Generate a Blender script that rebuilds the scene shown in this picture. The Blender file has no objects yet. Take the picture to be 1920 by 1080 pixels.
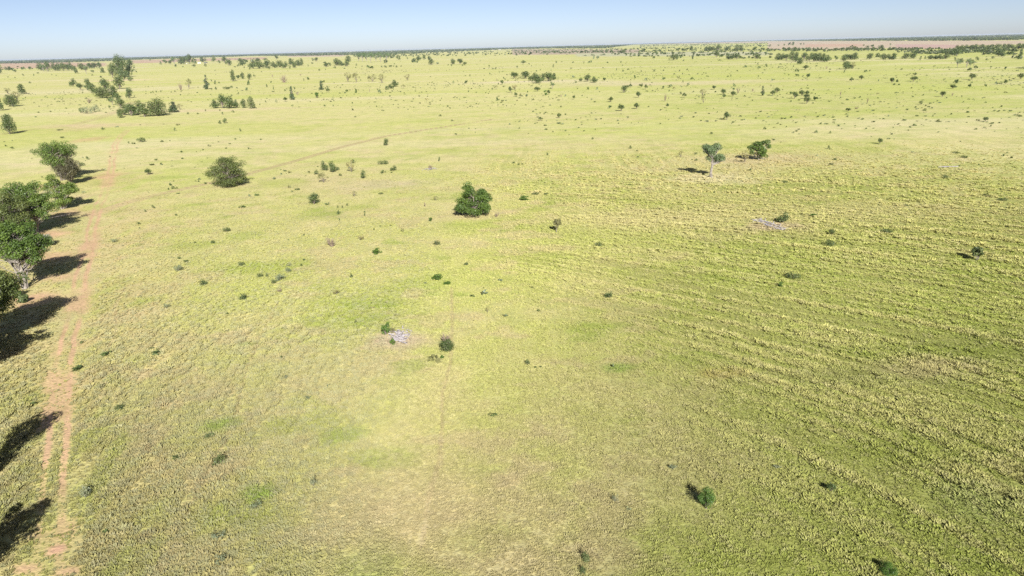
SKY_STRENGTH = 0.065
EXPOSURE = 1.05
HAZE = 2.3e-5
import bpy, math, random
import numpy as np
from mathutils import Vector, Matrix

SC = bpy.context.scene
COL = SC.collection
# ------------------------------------------------------------------ camera
F = 1350.0                        # focal length in pixels of a 1920 wide picture
CAM = np.array([0.0, 0.0, 45.0])  # drone height in metres
PITCH = math.atan(453.0 / F)
ROLL = -math.atan(0.026)
cd = bpy.data.cameras.new('drone_camera')
cd.sensor_width = 36.0
cd.lens = F / 1920.0 * 36.0
cd.clip_start = 1.0
cd.clip_end = 60000.0
cam = bpy.data.objects.new('drone_camera', cd)
ROT = Matrix.Rotation(math.pi / 2 - PITCH, 4, 'X') @ Matrix.Rotation(ROLL, 4, 'Z')
cam.matrix_world = Matrix.Translation(Vector(CAM)) @ ROT
COL.objects.link(cam)
SC.camera = cam
RM = np.array(ROT.to_3x3())
FWD = -RM[:, 2]

def ray(px, py):
    d = RM @ np.array([(px - 960) / F, -(py - 540) / F, -1.0])
    return d / np.linalg.norm(d)

def at(px, py):
    d = ray(px, py)
    dz = min(d[2], -1e-4)
    t = CAM[2] / -dz
    return CAM + d * t

def depth(P):
    return float(np.dot(np.asarray(P) - CAM, FWD))

def proj(P):
    q = RM.T @ (np.asarray(P, float) - CAM)
    return 960 + F * q[0] / -q[2], 540 - F * q[1] / -q[2]

def tall(P, hpx):
    """height in metres of a thing at P that shows hpx pixels tall"""
    y0 = proj(P)[1]
    lo, hi = 0.05, 44.0
    for _ in range(40):
        m = (lo + hi) / 2
        if y0 - proj(P + np.array([0, 0, m]))[1] < hpx: lo = m
        else: hi = m
    return lo

# ------------------------------------------------------------------ light
sd = ray(715, 815)                       # the way the sunlight travels
sun_el = math.asin(-sd[2])
sun_az = math.atan2(-sd[0], -sd[1])
sl = bpy.data.lights.new('sun', 'SUN')
sl.energy = 4.2
sl.angle = math.radians(0.5)
sl.color = (1.0, 0.955, 0.90)
so = bpy.data.objects.new('sun', sl)
so.rotation_euler = Vector(sd).to_track_quat('-Z', 'Y').to_euler()
so.location = (0, -100, 200)
COL.objects.link(so)

w = bpy.data.worlds.new('World')
SC.world = w
w.use_nodes = True
nt = w.node_tree
nt.nodes.clear()
sky = nt.nodes.new('ShaderNodeTexSky')
sky.sky_type = 'NISHITA'
sky.sun_disc = False
sky.sun_elevation = sun_el
sky.sun_rotation = sun_az
sky.altitude = 0
sky.air_density = 0.40
sky.dust_density = 0.45
sky.ozone_density = 3.0
bg = nt.nodes.new('ShaderNodeBackground')
bg.inputs['Strength'].default_value = SKY_STRENGTH
wo = nt.nodes.new('ShaderNodeOutputWorld')
tintn = nt.nodes.new('ShaderNodeMix')          # white balance of the sky
tintn.data_type = 'RGBA'; tintn.blend_type = 'MULTIPLY'
tintn.inputs[0].default_value = 1.0
tintn.inputs[7].default_value = (1.25, 1.0, .84, 1)
nt.links.new(sky.outputs[0], tintn.inputs[6])
nt.links.new(tintn.outputs[2], bg.inputs[0])
nt.links.new(bg.outputs[0], wo.inputs[0])

SC.view_settings.view_transform = 'Standard'
SC.view_settings.look = 'None'
SC.view_settings.gamma = 1.0
SC.view_settings.use_curve_mapping = False
SC.view_settings.exposure = EXPOSURE
cy = SC.cycles
cy.use_denoising = False
cy.max_bounces = 5
cy.diffuse_bounces = 3
cy.transmission_bounces = 3
cy.volume_bounces = 0
cy.transparent_max_bounces = 6
cy.caustics_reflective = False
cy.caustics_refractive = False

# ------------------------------------------------------------------ noise
def hash2(ix, iy, s):
    n = (ix.astype(np.int64) * 374761393 + iy.astype(np.int64) * 668265263 + s * 982451653) & 0xffffffff
    n = ((n ^ (n >> 13)) * 1274126177) & 0xffffffff
    n = ((n ^ (n >> 16)) * 2246822519) & 0xffffffff
    return ((n ^ (n >> 15)) & 0xffffff) / float(0xffffff)

def vnoise(x, y, s=0):
    ix, iy = np.floor(x), np.floor(y)
    fx, fy = x - ix, y - iy
    fx, fy = fx * fx * (3 - 2 * fx), fy * fy * (3 - 2 * fy)
    a, b = hash2(ix, iy, s), hash2(ix + 1, iy, s)
    c, d = hash2(ix, iy + 1, s), hash2(ix + 1, iy + 1, s)
    return (a * (1 - fx) + b * fx) * (1 - fy) + (c * (1 - fx) + d * fx) * fy

def fbm(x, y, s=0, o=4):
    v, a, t = 0, 1.0, 0
    for i in range(o):
        v = v + a * vnoise(x * 2 ** i + 17.3 * i, y * 2 ** i - 9.1 * i, s + i)
        t += a
        a *= 0.55
    return v / t

def sst(a, b, x):
    t = np.clip((x - a) / (b - a), 0, 1)
    return t * t * (3 - 2 * t)

# ------------------------------------------------------------------ what grows where
STRAW = np.array([0.40, 0.365, 0.175])
YELLOW = np.array([0.345, 0.36, 0.115])
GREEN = np.array([0.245, 0.29, 0.06])
LUSH = np.array([0.165, 0.255, 0.04])
OLIVE = np.array([0.23, 0.245, 0.08])
TAN = np.array([0.385, 0.32, 0.185])
SOIL = np.array([0.40, 0.26, 0.165])
DUST = np.array([0.41, 0.315, 0.185])
PALE = np.array([0.47, 0.42, 0.27])
REDF = np.array([0.36, 0.255, 0.185])
PINK = np.array([0.36, 0.29, 0.22])
GREYT = np.array([.30, .31, .18])
GREYG = np.array([0.33, 0.33, 0.21])

TRACK = np.array([at(x, y)[:2] for x, y in ((70, 1180), (88, 1080), (100, 960), (106, 870), (108, 770), (118, 700), (134, 610), (150, 530), (166, 460), (177, 405), (192, 370), (205, 335), (211, 300), (216, 272), (226, 256), (240, 243))])
PATH = np.array([at(x, y)[:2] for x, y in ((170, 402), (230, 382), (300, 364), (395, 343), (480, 322), (560, 300), (640, 276), (725, 255), (800, 243), (920, 224))])
TRAIL = [np.array([at(x, y)[:2] for x, y in L]) for L in (
    ((790, 1030), (797, 985), (803, 940), (811, 910), (825, 870), (829, 800), (829, 740), (845, 680), (848, 600), (846, 540)),
    ((330, 1000), (400, 870), (440, 790), (455, 720), (480, 650), (520, 570)),
    ((190, 745), (200, 660), (218, 625), (216, 575), (235, 540)))]
SIDE_TRACK = np.array([at(x, y)[:2] for x, y in ((0, 252), (60, 243), (130, 236), (185, 222), (230, 205), (250, 190))])  # broad faint brown track, blended in with the paths

def dist_line(x, y, L):
    d = np.full(x.shape, 1e9)
    sgn = np.zeros(x.shape)
    for (ax, ay), (bx, by) in zip(L[:-1], L[1:]):
        vx, vy = bx - ax, by - ay
        q = vx * vx + vy * vy
        t = np.clip(((x - ax) * vx + (y - ay) * vy) / q, 0, 1)
        ex, ey = x - (ax + t * vx), y - (ay + t * vy)
        dd = np.hypot(ex, ey)
        m = dd < d
        d = np.where(m, dd, d)
        sgn = np.where(m, np.sign(vx * ey - vy * ex), sgn)
    return d, d * sgn

# patches: pixel centre, half sizes in metres (along x, along y), colour, strength
PATCH = [(410, 800, 2.6, 2.6, LUSH, .9), (485, 930, 2.4, 2.0, LUSH, 1.1), (462, 970, 6, 3, GREEN, .7), (640, 818, 4, 2, LUSH, .6), (560, 800, 7, 3, GREEN, .5),
    (1162, 690, 2.6, 2.0, LUSH, .9), (1360, 703, 4, 2.2, np.array([.38, .27, .10]), .4), (900, 1015, 5, 3, GREEN, .9), (700, 1060, 3, 3, LUSH, .6),
    (1880, 650, 14, 8, OLIVE, .6), (1660, 705, 14, 4, OLIVE, .9), (1760, 660, 14, 4, GREEN * .8, .9), (1700, 850, 10, 4, GREEN * .9, .8), (1850, 940, 6, 4, np.array([.25, .29, .12]), .45),
    (1740, 690, 8, 4, TAN, .6), (1220, 410, 40, 16, STRAW, .75), (1560, 400, 60, 14, STRAW, .5), (820, 960, 16, 12, TAN, .75), (600, 700, 12, 8, STRAW, .8), (1000, 1060, 8, 5, TAN, .6),
    (300, 490, 9, 12, STRAW, .7), (270, 590, 7, 7, TAN, .6), (260, 640, 6, 6, TAN, .5), (1340, 335, 16, 12, PALE, .8), (1420, 300, 24, 20, TAN, .55), (890, 402, 14, 8, TAN, .75), (430, 350, 12, 8, TAN, .6),
    (750, 640, 6, 4, np.array([.38, .29, .24]), .9), (1445, 425, 9, 5, np.array([.34, .26, .2]), .7), (730, 345, 18, 10, np.array([.36, .31, .21]), .6), (835, 355, 20, 6, TAN, .4),
    (630, 345, 20, 30, TAN, .45), (1340, 155, 150, 40, np.array([.45, .37, .26]), .6), (1160, 155, 70, 60, np.array([.43, .37, .26]), .5), (985, 153, 110, 22, np.array([.47, .4, .29]), .9),
    (690, 155, 80, 18, PALE, .8), (830, 176, 36, 12, PALE, .7), (520, 175, 60, 22, np.array([.45, .36, .26]), .35), (350, 208, 120, 14, np.array([.45, .36, .24]), .75), (150, 240, 22, 30, np.array([.4, .28, .2]), .5), (165, 262, 8, 16, SOIL, .5),
    (205, 235, 60, 18, np.array([.43, .33, .22]), .6), (1810, 136, 60, 20, PALE, .7), (240, 150, 60, 60, np.array([.5, .38, .27]), .8), (240, 128, 60, 160, np.array([.5, .4, .32]), .8),
    (60, 560, 6, 4, SOIL, .85), (52, 572, 4, 3, SOIL, .8), (105, 520, 6, 4, SOIL, .6), (90, 350, 9, 8, SOIL, .9), (85, 440, 8, 6, SOIL, .8), (100, 480, 7, 6, SOIL, .7), (120, 400, 6, 8, SOIL, .5),
    (105, 1030, 1.5, 1.5, SOIL, 1), (50, 1066, 2, 1.2, SOIL, .8), (130, 1070, 1.8, .9, SOIL, .8), (1480, 300, 50, 30, TAN, .3), (205, 330, 5, 9, SOIL, .8), (190, 330, 4, 12, SOIL, .5)]
PATCH = [(at(a, b)[:2],) + tuple(r) for a, b, *r in PATCH]
FIELDS = [(((0, 119), (120, 117), (200, 118), (200, 124), (90, 127), (0, 129)), REDF), (((245, 113), (500, 107), (500, 111), (400, 114), (250, 119)), REDF), (((540, 103), (660, 101), (640, 106), (540, 107)), PINK * 1.05),
    (((1440, 77.5), (1920, 76), (1920, 83), (1680, 89), (1600, 94), (1440, 92)), PINK), (((1510, 83), (1620, 82), (1620, 87), (1510, 88)), REDF), (((1680, 83), (1800, 84), (1790, 91), (1680, 92)), np.array([.34, .24, .21])),
    (((1200, 81), (1440, 78), (1440, 80), (1200, 83)), PINK * 1.05), (((960, 92), (1200, 93), (1200, 101), (960, 103)), PINK * .85), (((1080, 100), (1300, 97), (1440, 97), (1440, 104), (1200, 105), (1080, 106)), GREYG)]
FIELDS = [(np.array([at(*p)[:2] for p in P]), c) for P, c in FIELDS]

def inside(x, y, P):
    c = np.zeros(x.shape, bool)
    n = len(P)
    for i in range(n):
        (ax, ay), (bx, by) = P[i], P[(i + 1) % n]
        if ay == by: continue
        t = ((ay > y) != (by > y)) & (x < (bx - ax) * (y - ay) / (by - ay) + ax)
        c ^= t
    return c

RA = math.radians(52)                       # the old cultivation rows run this far left of the view
RUX, RUY = -math.sin(RA), math.cos(RA)

def rows(x, y):
    wx = x + 26 * (fbm(x / 110, y / 110, 5, 2) - .5)
    wy = y + 26 * (fbm(x / 110, y / 110, 9, 2) - .5)
    u = wx * RUX + wy * RUY
    yc = np.minimum(wy, 270)
    v = -(wx + .21 * yc + .0038 * yc * yc) / 1.5    # the rows bend round with distance
    ph = 9 * fbm(u / 130.0, v / 45.0, 25, 2) + 3.5 * fbm(u / 40.0, v / 12.0, 27, 2)
    n = .62 * fbm(u / 60.0, v / 1.7, 21, 3) + .38 * fbm(u / 22.0, v / .8, 23, 2) + .075 * np.sin(6.2832 * v / 3.1 + ph)
    big = fbm(u / 190.0, v / 22.0, 33, 3)
    zone = sst(-16, 42, x + 0.12 * y - 12 + 40 * (fbm(x / 50, y / 50, 3, 2) - .5)) * (1 - sst(230, 420, y))
    return n, big, zone

def cover(x, y):
    """base colour of the sward, bare-earth share and clump height at world x, y"""
    r = np.hypot(x, y)
    n1 = fbm(x / 70, y / 70, 1)
    n2 = fbm(x / 17, y / 17, 2)
    n3 = fbm(x / 4.5, y / 4.5, 4, 3)
    n4 = fbm(x / 330, y / 330, 6)
    g = np.clip(.5 + 1.5 * (n1 - .5) + 1.1 * (n2 - .5) + .9 * (n3 - .5), 0, 1)
    az = np.arctan2(x, y)
    c = STRAW * (1 - g[..., None]) + YELLOW * g[..., None]
    gr = sst(.52, .78, fbm(x / 26, y / 17, 11, 4) + .12 * sst(-.05, .45, az)) * .6
    c = c * (1 - gr[..., None]) + GREEN * gr[..., None]
    tn = sst(.55, .70, fbm(x / 9, y / 7, 12, 5)) * .5
    c = c * (1 - tn[..., None]) + TAN * tn[..., None]
    lu = sst(.66, .80, fbm(x / 14, y / 9, 14, 4)) * .55
    c = c * (1 - lu[..., None]) + (LUSH * .35 + GREEN * .65) * lu[..., None]
    # greener to the right, drier to the left and far away
    wr = sst(.0, .52, az) * (1 - sst(130, 330, r)) * .78
    c = c * (1 - wr[..., None]) + (GREEN * .85 + OLIVE * .15) * wr[..., None]
    farr = sst(160, 700, r) * .55
    fc = STRAW * .55 + YELLOW * .45 + .03
    mixr = sst(-.1, .4, az)[..., None]
    fc = fc * (1 - mixr) + (YELLOW * .62 + GREEN * .28 + .035) * mixr
    fc = fc * (.92 + .16 * n4[..., None])
    c = c * (1 - farr[..., None]) + fc * farr[..., None]
    band = sst(.5, .75, fbm(x / 240 + y / 900, y / 60, 15, 4)) * sst(200, 500, r) * .5
    c = c * (1 - band[..., None]) + (GREEN * .6 + YELLOW * .5) * band[..., None]
    band = sst(.55, .8, fbm(x / 300 - y / 900, y / 80, 19, 4)) * sst(200, 500, r) * .5
    c = c * (1 - band[..., None]) + PALE * band[..., None]
    hgt = .75 + .5 * (n2 - .3)
    # rows
    n, big, zone = rows(x, y)
    amp = zone * (.62 + .38 * sst(.36, .58, big))
    k = amp * sst(.48, .66, n) * .55                      # tall dry rows
    c = c * (1 - k[..., None]) + np.array([.41, .37, .165]) * k[..., None]
    k2 = amp * sst(.50, .34, n) * .62                     # low darker strips between them
    c = c * (1 - k2[..., None]) + np.array([.255, .26, .085]) * k2[..., None]
    hgt = hgt * (1 - .48 * (1 - zone) * np.maximum(sst(-26, -8, x), sst(105, 165, r)) * (.35 + .65 * sst(75, 125, r))) * (1 + amp * np.clip((n - .47) * 4.4, -.42, .65))
    # the red earth of the left and along the wheel track
    soil = np.zeros(x.shape); dusty = np.zeros(x.shape)
    dl, sg = dist_line(x, y, TRACK)
    near = (1 - sst(4, 26, dl - 3)) * (1 - sst(200, 420, y))
    dusty = near * sst(.44, .70, .45 * n2 + .55 * fbm(x / 2.2, y / 9, 45, 3) +  .10 * near) * .45
    wob = 1.0 * (fbm(x / 12, y / 12, 41, 2) - .5)
    keep = sst(.30, .48, fbm(x / 9, y / 16, 42, 3))
    for off, wd in ((-1.0, .42), (.95, .36)):
        soil = np.maximum(soil, (1 - sst(wd * .5, wd * 1.7, np.abs(sg - off + wob))) * (.34 + .66 * keep) * (1 - sst(250, 560, y) * .55) * .84)
    dusty = np.maximum(dusty, (1 - sst(1.4, 3.4, dl + .5 * wob)) * .12 * (.5 + keep) * (1 - sst(300, 600, y) * .6))
    soil = np.maximum(soil, (1 - sst(1.2, 3.6, dl)) * sst(.5, .66, n2) * .75 * (1 - sst(180, 420, y) * .8))
    d2, s2 = dist_line(x, y, PATH)
    path = np.zeros(x.shape)
    for off in (-1.1, 1.1):
        path = np.maximum(path, 1 - sst(.35, 1.15, np.abs(s2 - off + .5 * wob)))
    path *= .62 * sst(.25, .5, fbm(x / 30, y / 30, 43, 2)) + .3
    for T in TRAIL:
        d3, _ = dist_line(x, y, T)
        path = np.maximum(path, (1 - sst(.12, .42, d3 + .25 * wob)) * .45)
    d4, _ = dist_line(x, y, SIDE_TRACK)
    path = np.maximum(path, (1 - sst(2, 6, d4)) * .35)
    c = c * (1 - path[..., None]) + np.array([.30, .24, .135]) * path[..., None]
    bare = np.maximum(np.maximum(soil, path), dusty * .8)
    c = c * (1 - dusty[..., None]) + DUST * dusty[..., None]
    e = .8 * (fbm(x / 3.5, y / 3.5, 51, 4) - .5) + .9 * (fbm(x / 40, y / 40, 52, 3) - .5) * sst(200, 600, r)
    for (pc, rx, ry, col, st) in PATCH:
        q = np.hypot((x - pc[0]) / rx, (y - pc[1]) / ry) + e
        m = (1 - sst(.25, 1.35, q)) * st * (.75 if col is not SOIL else 1)
        if col is SOIL:
            bare = np.maximum(bare, m)
            soil = np.maximum(soil, m)
        else:
            c = c * (1 - m[..., None]) + col * m[..., None]
    ee = 26 * (fbm(x / 60, y / 60, 71, 2) - .5)
    for P, col in FIELDS:
        m = inside(x + ee, y + ee * 3, P) * .9
        c = c * (1 - m[..., None]) + col * m[..., None]
    earth = SOIL * (.85 + .35 * n3[..., None])
    cs = c * (1 - soil[..., None]) + earth * soil[..., None]
    hgt = hgt * (.55 + .45 * sst(1.4, 4.2, dl + 2 * wob)) * (1 - .5 * soil)
    return c, cs, bare, np.clip(hgt, .2, 1.6)

# ------------------------------------------------------------------ materials
def new_mat(name):
    m = bpy.data.materials.new(name)
    m.use_nodes = True
    t = m.node_tree
    t.nodes.clear()
    out = t.nodes.new('ShaderNodeOutputMaterial')
    return m, t, out

def N(t, kind, **kw):
    n = t.nodes.new(kind)
    for k, v in kw.items(): setattr(n, k, v)
    return n

def mixc(t, a, b, fac, mode='MIX'):
    n = N(t, 'ShaderNodeMix', data_type='RGBA', blend_type=mode)
    for s, v in ((n.inputs[0], fac), (n.inputs[6], a), (n.inputs[7], b)):
        if hasattr(v, 'is_output'): t.links.new(v, s)
        elif isinstance(v, (int, float)): s.default_value = v
        else: s.default_value = (*v, 1.0)
    return n.outputs[2]

def ramp(t, src, pts):
    r = N(t, 'ShaderNodeValToRGB')
    e = r.color_ramp.elements
    while len(e) < len(pts): e.new(.5)
    for q, (p, c) in zip(e, pts):
        q.position = p
        q.color = (c, c, c, 1) if isinstance(c, (int, float)) else (*c, 1)
    t.links.new(src, r.inputs[0])
    return r.outputs[0]

def ground_mat():
    m, t, out = new_mat('grassland_soil')
    at_ = N(t, 'ShaderNodeAttribute', attribute_name='col')
    geo = N(t, 'ShaderNodeNewGeometry')
    n1 = N(t, 'ShaderNodeTexNoise'); n1.inputs['Scale'].default_value = 1.1; n1.inputs['Detail'].default_value = 6; n1.inputs['Roughness'].default_value = .7
    n2 = N(t, 'ShaderNodeTexNoise'); n2.inputs['Scale'].default_value = .14; n2.inputs['Detail'].default_value = 5; n2.inputs['Roughness'].default_value = .65
    for n in (n1, n2): t.links.new(geo.outputs['Position'], n.inputs['Vector'])
    a = mixc(t, at_.outputs['Color'], ramp(t, n1.outputs['Fac'], ((.3, .62), (.5, 1.0), (.72, 1.22))), .8, 'MULTIPLY')
    a = mixc(t, a, ramp(t, n2.outputs['Fac'], ((.32, (.84, .88, .78)), (.5, (1, 1, 1)), (.68, (1.13, 1.09, 1.12)))), .9, 'MULTIPLY')
    d = N(t, 'ShaderNodeBsdfDiffuse'); d.inputs['Roughness'].default_value = 0.0
    n3 = N(t, 'ShaderNodeTexNoise'); n3.inputs['Scale'].default_value = 2.6; n3.inputs['Detail'].default_value = 4
    t.links.new(geo.outputs['Position'], n3.inputs['Vector'])
    b = N(t, 'ShaderNodeBump'); b.inputs['Strength'].default_value = .7; b.inputs['Distance'].default_value = .16
    t.links.new(n3.outputs['Fac'], b.inputs['Height'])
    t.links.new(b.outputs[0], d.inputs['Normal'])
    t.links.new(a, d.inputs['Color'])
    t.links.new(d.outputs[0], out.inputs[0])
    return m

def grass_mat():
    m, t, out = new_mat('grass_blades')
    a = N(t, 'ShaderNodeAttribute', attribute_name='gcol', attribute_type='INSTANCER')
    oi = N(t, 'ShaderNodeObjectInfo')
    v = ramp(t, oi.outputs['Random'], ((0, .86), (.5, 1.0), (1, 1.14)))
    c = mixc(t, a.outputs['Color'], v, 1.0, 'MULTIPLY')
    d = N(t, 'ShaderNodeBsdfDiffuse'); d.inputs['Roughness'].default_value = 1.0
    tr = N(t, 'ShaderNodeBsdfTranslucent')
    t.links.new(c, d.inputs['Color'])
    t.links.new(mixc(t, c, (1.0, 1.0, .7), 1.0, 'MULTIPLY'), tr.inputs['Color'])
    mx = N(t, 'ShaderNodeMixShader'); mx.inputs[0].default_value = .25
    t.links.new(d.outputs[0], mx.inputs[1]); t.links.new(tr.outputs[0], mx.inputs[2])
    t.links.new(mx.outputs[0], out.inputs[0])
    return m

def leaf_mat(name, c1, c2):
    m, t, out = new_mat(name)
    a = N(t, 'ShaderNodeAttribute', attribute_name='tint')
    oi = N(t, 'ShaderNodeObjectInfo')
    c = mixc(t, c1, c2, a.outputs['Fac'])
    c = mixc(t, c, ramp(t, oi.outputs['Random'], ((0, (.82, .86, .8)), (.5, (1, 1, 1)), (1, (1.24, 1.12, 1.15)))), 1.0, 'MULTIPLY')
    d = N(t, 'ShaderNodeBsdfDiffuse')
    t.links.new(c, d.inputs['Color'])
    tr = N(t, 'ShaderNodeBsdfTranslucent')
    t.links.new(mixc(t, c, (1.15, 1.25, .6), 1.0, 'MULTIPLY'), tr.inputs['Color'])
    mx = N(t, 'ShaderNodeMixShader'); mx.inputs[0].default_value = .30
    t.links.new(d.outputs[0], mx.inputs[1]); t.links.new(tr.outputs[0], mx.inputs[2])
    g = N(t, 'ShaderNodeBsdfGlossy'); g.inputs['Roughness'].default_value = .5; g.inputs['Color'].default_value = (.9, .95, 1, 1)
    m2 = N(t, 'ShaderNodeMixShader'); m2.inputs[0].default_value = .025
    t.links.new(mx.outputs[0], m2.inputs[1]); t.links.new(g.outputs[0], m2.inputs[2])
    t.links.new(m2.outputs[0], out.inputs[0])
    return m

def bark_mat(name, c1, c2, sc=3.0):
    m, t, out = new_mat(name)
    tc = N(t, 'ShaderNodeTexCoord')
    n = N(t, 'ShaderNodeTexNoise'); n.inputs['Scale'].default_value = sc; n.inputs['Detail'].default_value = 4
    t.links.new(tc.outputs['Object'], n.inputs['Vector'])
    c = mixc(t, c1, c2, ramp(t, n.outputs['Fac'], ((.35, 0.0), (.65, 1.0))))
    d = N(t, 'ShaderNodeBsdfDiffuse'); d.inputs['Roughness'].default_value = .8
    t.links.new(c, d.inputs['Color'])
    t.links.new(d.outputs[0], out.inputs[0])
    return m

LM = dict(
    d=leaf_mat('dark_foliage', (0.075, 0.118, 0.044), (0.159, 0.209, 0.067)),
    r=leaf_mat('round_crown_foliage', (0.069, 0.108, 0.041), (0.139, 0.186, 0.055)),
    g=leaf_mat('bluegreen_foliage', (.085, .145, .062), (.20, .275, .125)),
    o=leaf_mat('olive_foliage', (0.181, 0.190, 0.074), (0.314, 0.297, 0.132)),
    c=leaf_mat('cypress_foliage', (0.063, 0.099, 0.049), (0.119, 0.168, 0.071)),
    b=leaf_mat('bright_foliage', (.07, .145, .028), (.15, .245, .048)),
    s=leaf_mat('shrub_foliage', (0.089, 0.129, 0.048), (0.162, 0.209, 0.072)),
    v=leaf_mat('greygreen_foliage', (0.165, 0.214, 0.124), (0.297, 0.330, 0.198)),
    h=leaf_mat('gum_foliage', (.065, .12, .026), (.20, .285, .06)),
    q=leaf_mat('olive_gum_foliage', (.075, .105, .033), (.20, .235, .07)))
BARK = bark_mat('grey_bark', (.12, .10, .085), (.24, .21, .18))
PALEBARK = bark_mat('pale_bark', (.19, .17, .145), (.34, .31, .27), 1.2)
DEAD = bark_mat('bleached_wood', (.22, .20, .20), (.42, .40, .41))
TWIG = bark_mat('dry_twigs', (.17, .13, .10), (.27, .22, .17))

# ------------------------------------------------------------------ mesh helpers
def mesh_from(name, V, Fs, mats, mi=None, tint=None, smooth=False):
    me = bpy.data.meshes.new(name)
    me.from_pydata([tuple(v) for v in V], [], [tuple(f) for f in Fs])
    for m in mats: me.materials.append(m)
    if mi is not None: me.polygons.foreach_set('material_index', np.asarray(mi, np.int32))
    if tint is not None:
        a = me.attributes.new('tint', 'FLOAT', 'FACE')
        a.data.foreach_set('value', np.asarray(tint, np.float32))
    if smooth: me.polygons.foreach_set('use_smooth', np.ones(len(Fs), bool))
    me.update()
    return me

def tube(pts, rad, k=6):
    """tapered tube along pts; returns verts, faces"""
    V, Fc = [], []
    pts = [np.asarray(p, float) for p in pts]
    for i, p in enumerate(pts):
        d = pts[min(i + 1, len(pts) - 1)] - pts[max(i - 1, 0)]
        d = d / (np.linalg.norm(d) + 1e-9)
        a = np.cross(d, [0.31, 0.87, 0.12]); a /= np.linalg.norm(a) + 1e-9
        b = np.cross(d, a)
        for j in range(k):
            t = 2 * math.pi * j / k
            V.append(p + (a * math.cos(t) + b * math.sin(t)) * rad[i])
    for i in range(len(pts) - 1):
        for j in range(k):
            q = (j + 1) % k
            Fc.append((i * k + j, i * k + q, (i + 1) * k + q, (i + 1) * k + j))
    Fc.append(tuple(range((len(pts) - 1) * k, len(pts) * k)))
    return V, Fc

def join(parts):
    V, Fc, o = [], [], 0
    for v, f in parts:
        V += list(v)
        Fc += [tuple(i + o for i in q) for q in f]
        o += len(v)
    return V, Fc

def leaves(lobes, n, size, rng, out=.55, shell=.5):
    """n leaf sprays scattered through the lobes; verts (n*4,3), tint (n)"""
    L = np.array([l[:6] for l in lobes], float)
    wgt = (L[:, 3] * L[:, 4] * L[:, 5]) ** .67
    idx = rng.choice(len(L), n, p=wgt / wgt.sum())
    d = rng.normal(size=(n, 3))
    d[:, 2] += .25
    d /= np.linalg.norm(d, axis=1)[:, None]
    fr = 1 - shell * rng.random(n) ** 1.6
    P = L[idx, :3] + d * L[idx, 3:6] * fr[:, None]
    nr = d / L[idx, 3:6]
    nr /= np.linalg.norm(nr, axis=1)[:, None]
    rn = rng.normal(size=(n, 3)); rn /= np.linalg.norm(rn, axis=1)[:, None]
    nr = nr * out + rn * (1 - out) + np.array([0, 0, .12])
    nr /= np.linalg.norm(nr, axis=1)[:, None]
    a = np.cross(nr, rng.normal(size=(n, 3))); a /= np.linalg.norm(a, axis=1)[:, None]
    b = np.cross(nr, a)
    s = size * (.55 + .9 * rng.random(n))[:, None]
    asp = (.45 + .4 * rng.random(n))[:, None]
    j = lambda: 1 + .5 * (rng.random((n, 1)) - .5)
    Q = np.stack([P - a * s * j(), P - b * s * asp * j() + nr * s * .15, P + a * s * j(), P + b * s * asp * j() - nr * s * .12], 1)
    tl = rng.random(len(L))
    tint = np.clip(.25 + .55 * tl[idx] + .45 * (rng.random(n) - .5), 0, 1)
    return Q.reshape(-1, 3), tint

def add_leaves(V, Fc, mi, ti, Q, tint, m):
    o = len(V)
    V.extend(map(tuple, Q))
    k = len(tint)
    Fc.extend([(o + 4 * i, o + 4 * i + 1, o + 4 * i + 2, o + 4 * i + 3) for i in range(k)])
    mi.extend([m] * k)
    ti.extend(list(tint))

def lobes_for(kind, rng, nl):
    """lumps of a crown that fits a box 1 wide (x, y) and 1 high"""
    out = []
    def rad(a, b): return a + (b - a) * rng.random()
    for i in range(nl):
        t = 2 * math.pi * rng.random()
        if kind == 'r':
            q = math.sqrt(rng.random()) * .36; z = .36 + .44 * rng.random() * (1 - .8 * (q / .42) ** 2) + .02
            r = rad(.14, .22); out.append((q * math.cos(t), q * math.sin(t), z, r, r, r * 1.0))
        elif kind in 'd':
            z = rng.random(); q = math.sqrt(rng.random()) * .37 * math.sqrt(max(.08, 1 - max(0, z - .25) ** 2 / .66))
            r = rad(.14, .23); out.append((q * math.cos(t), q * math.sin(t), .15 + .68 * z, r, r, r))
        elif kind == 'b':
            z = rng.random(); q = math.sqrt(rng.random()) * .34 * math.sqrt(max(.05, 1 - (2 * z - .8) ** 2 / 1.5))
            r = rad(.13, .18); out.append((q * math.cos(t), q * math.sin(t), .2 + .64 * z, r, r, r))
        elif kind == 'c':
            z = rng.random() ** 1.25; q = math.sqrt(rng.random()) * .36 * (1 - .88 * z)
            r = rad(.11, .19) * (1.1 - .55 * z); out.append((q * math.cos(t), q * math.sin(t), .1 + .82 * z, r * 1.2, r * 1.2, r * .8))
        elif kind == 'g':
            z = rng.random(); q = (.1 + .28 * rng.random()) * (1.05 - .5 * abs(z - .4))
            r = rad(.11, .18); out.append((q * math.cos(t), q * math.sin(t), .45 + .46 * z, r, r, r * .7))
        elif kind == 'o':
            z = rng.random(); q = (.08 + .33 * math.sqrt(rng.random())) * (1.05 - .5 * max(0, z - .4))
            r = rad(.09, .16); out.append((q * math.cos(t), q * math.sin(t), .40 + .50 * z, r, r, r * .8))
        elif kind == 's':
            q = math.sqrt(rng.random()) * .34; z = (1 - (q / .5) ** 2) * rng.random()
            r = rad(.16, .25); out.append((q * math.cos(t), q * math.sin(t), .18 + .5 * z, r, r, r * 1.25))
        elif kind == 'v':
            q = math.sqrt(rng.random()) * .40; r = rad(.10, .19)
            out.append((q * math.cos(t), q * math.sin(t), .2 + .4 * rng.random(), r, r, r * 1.6))
    return out

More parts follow.
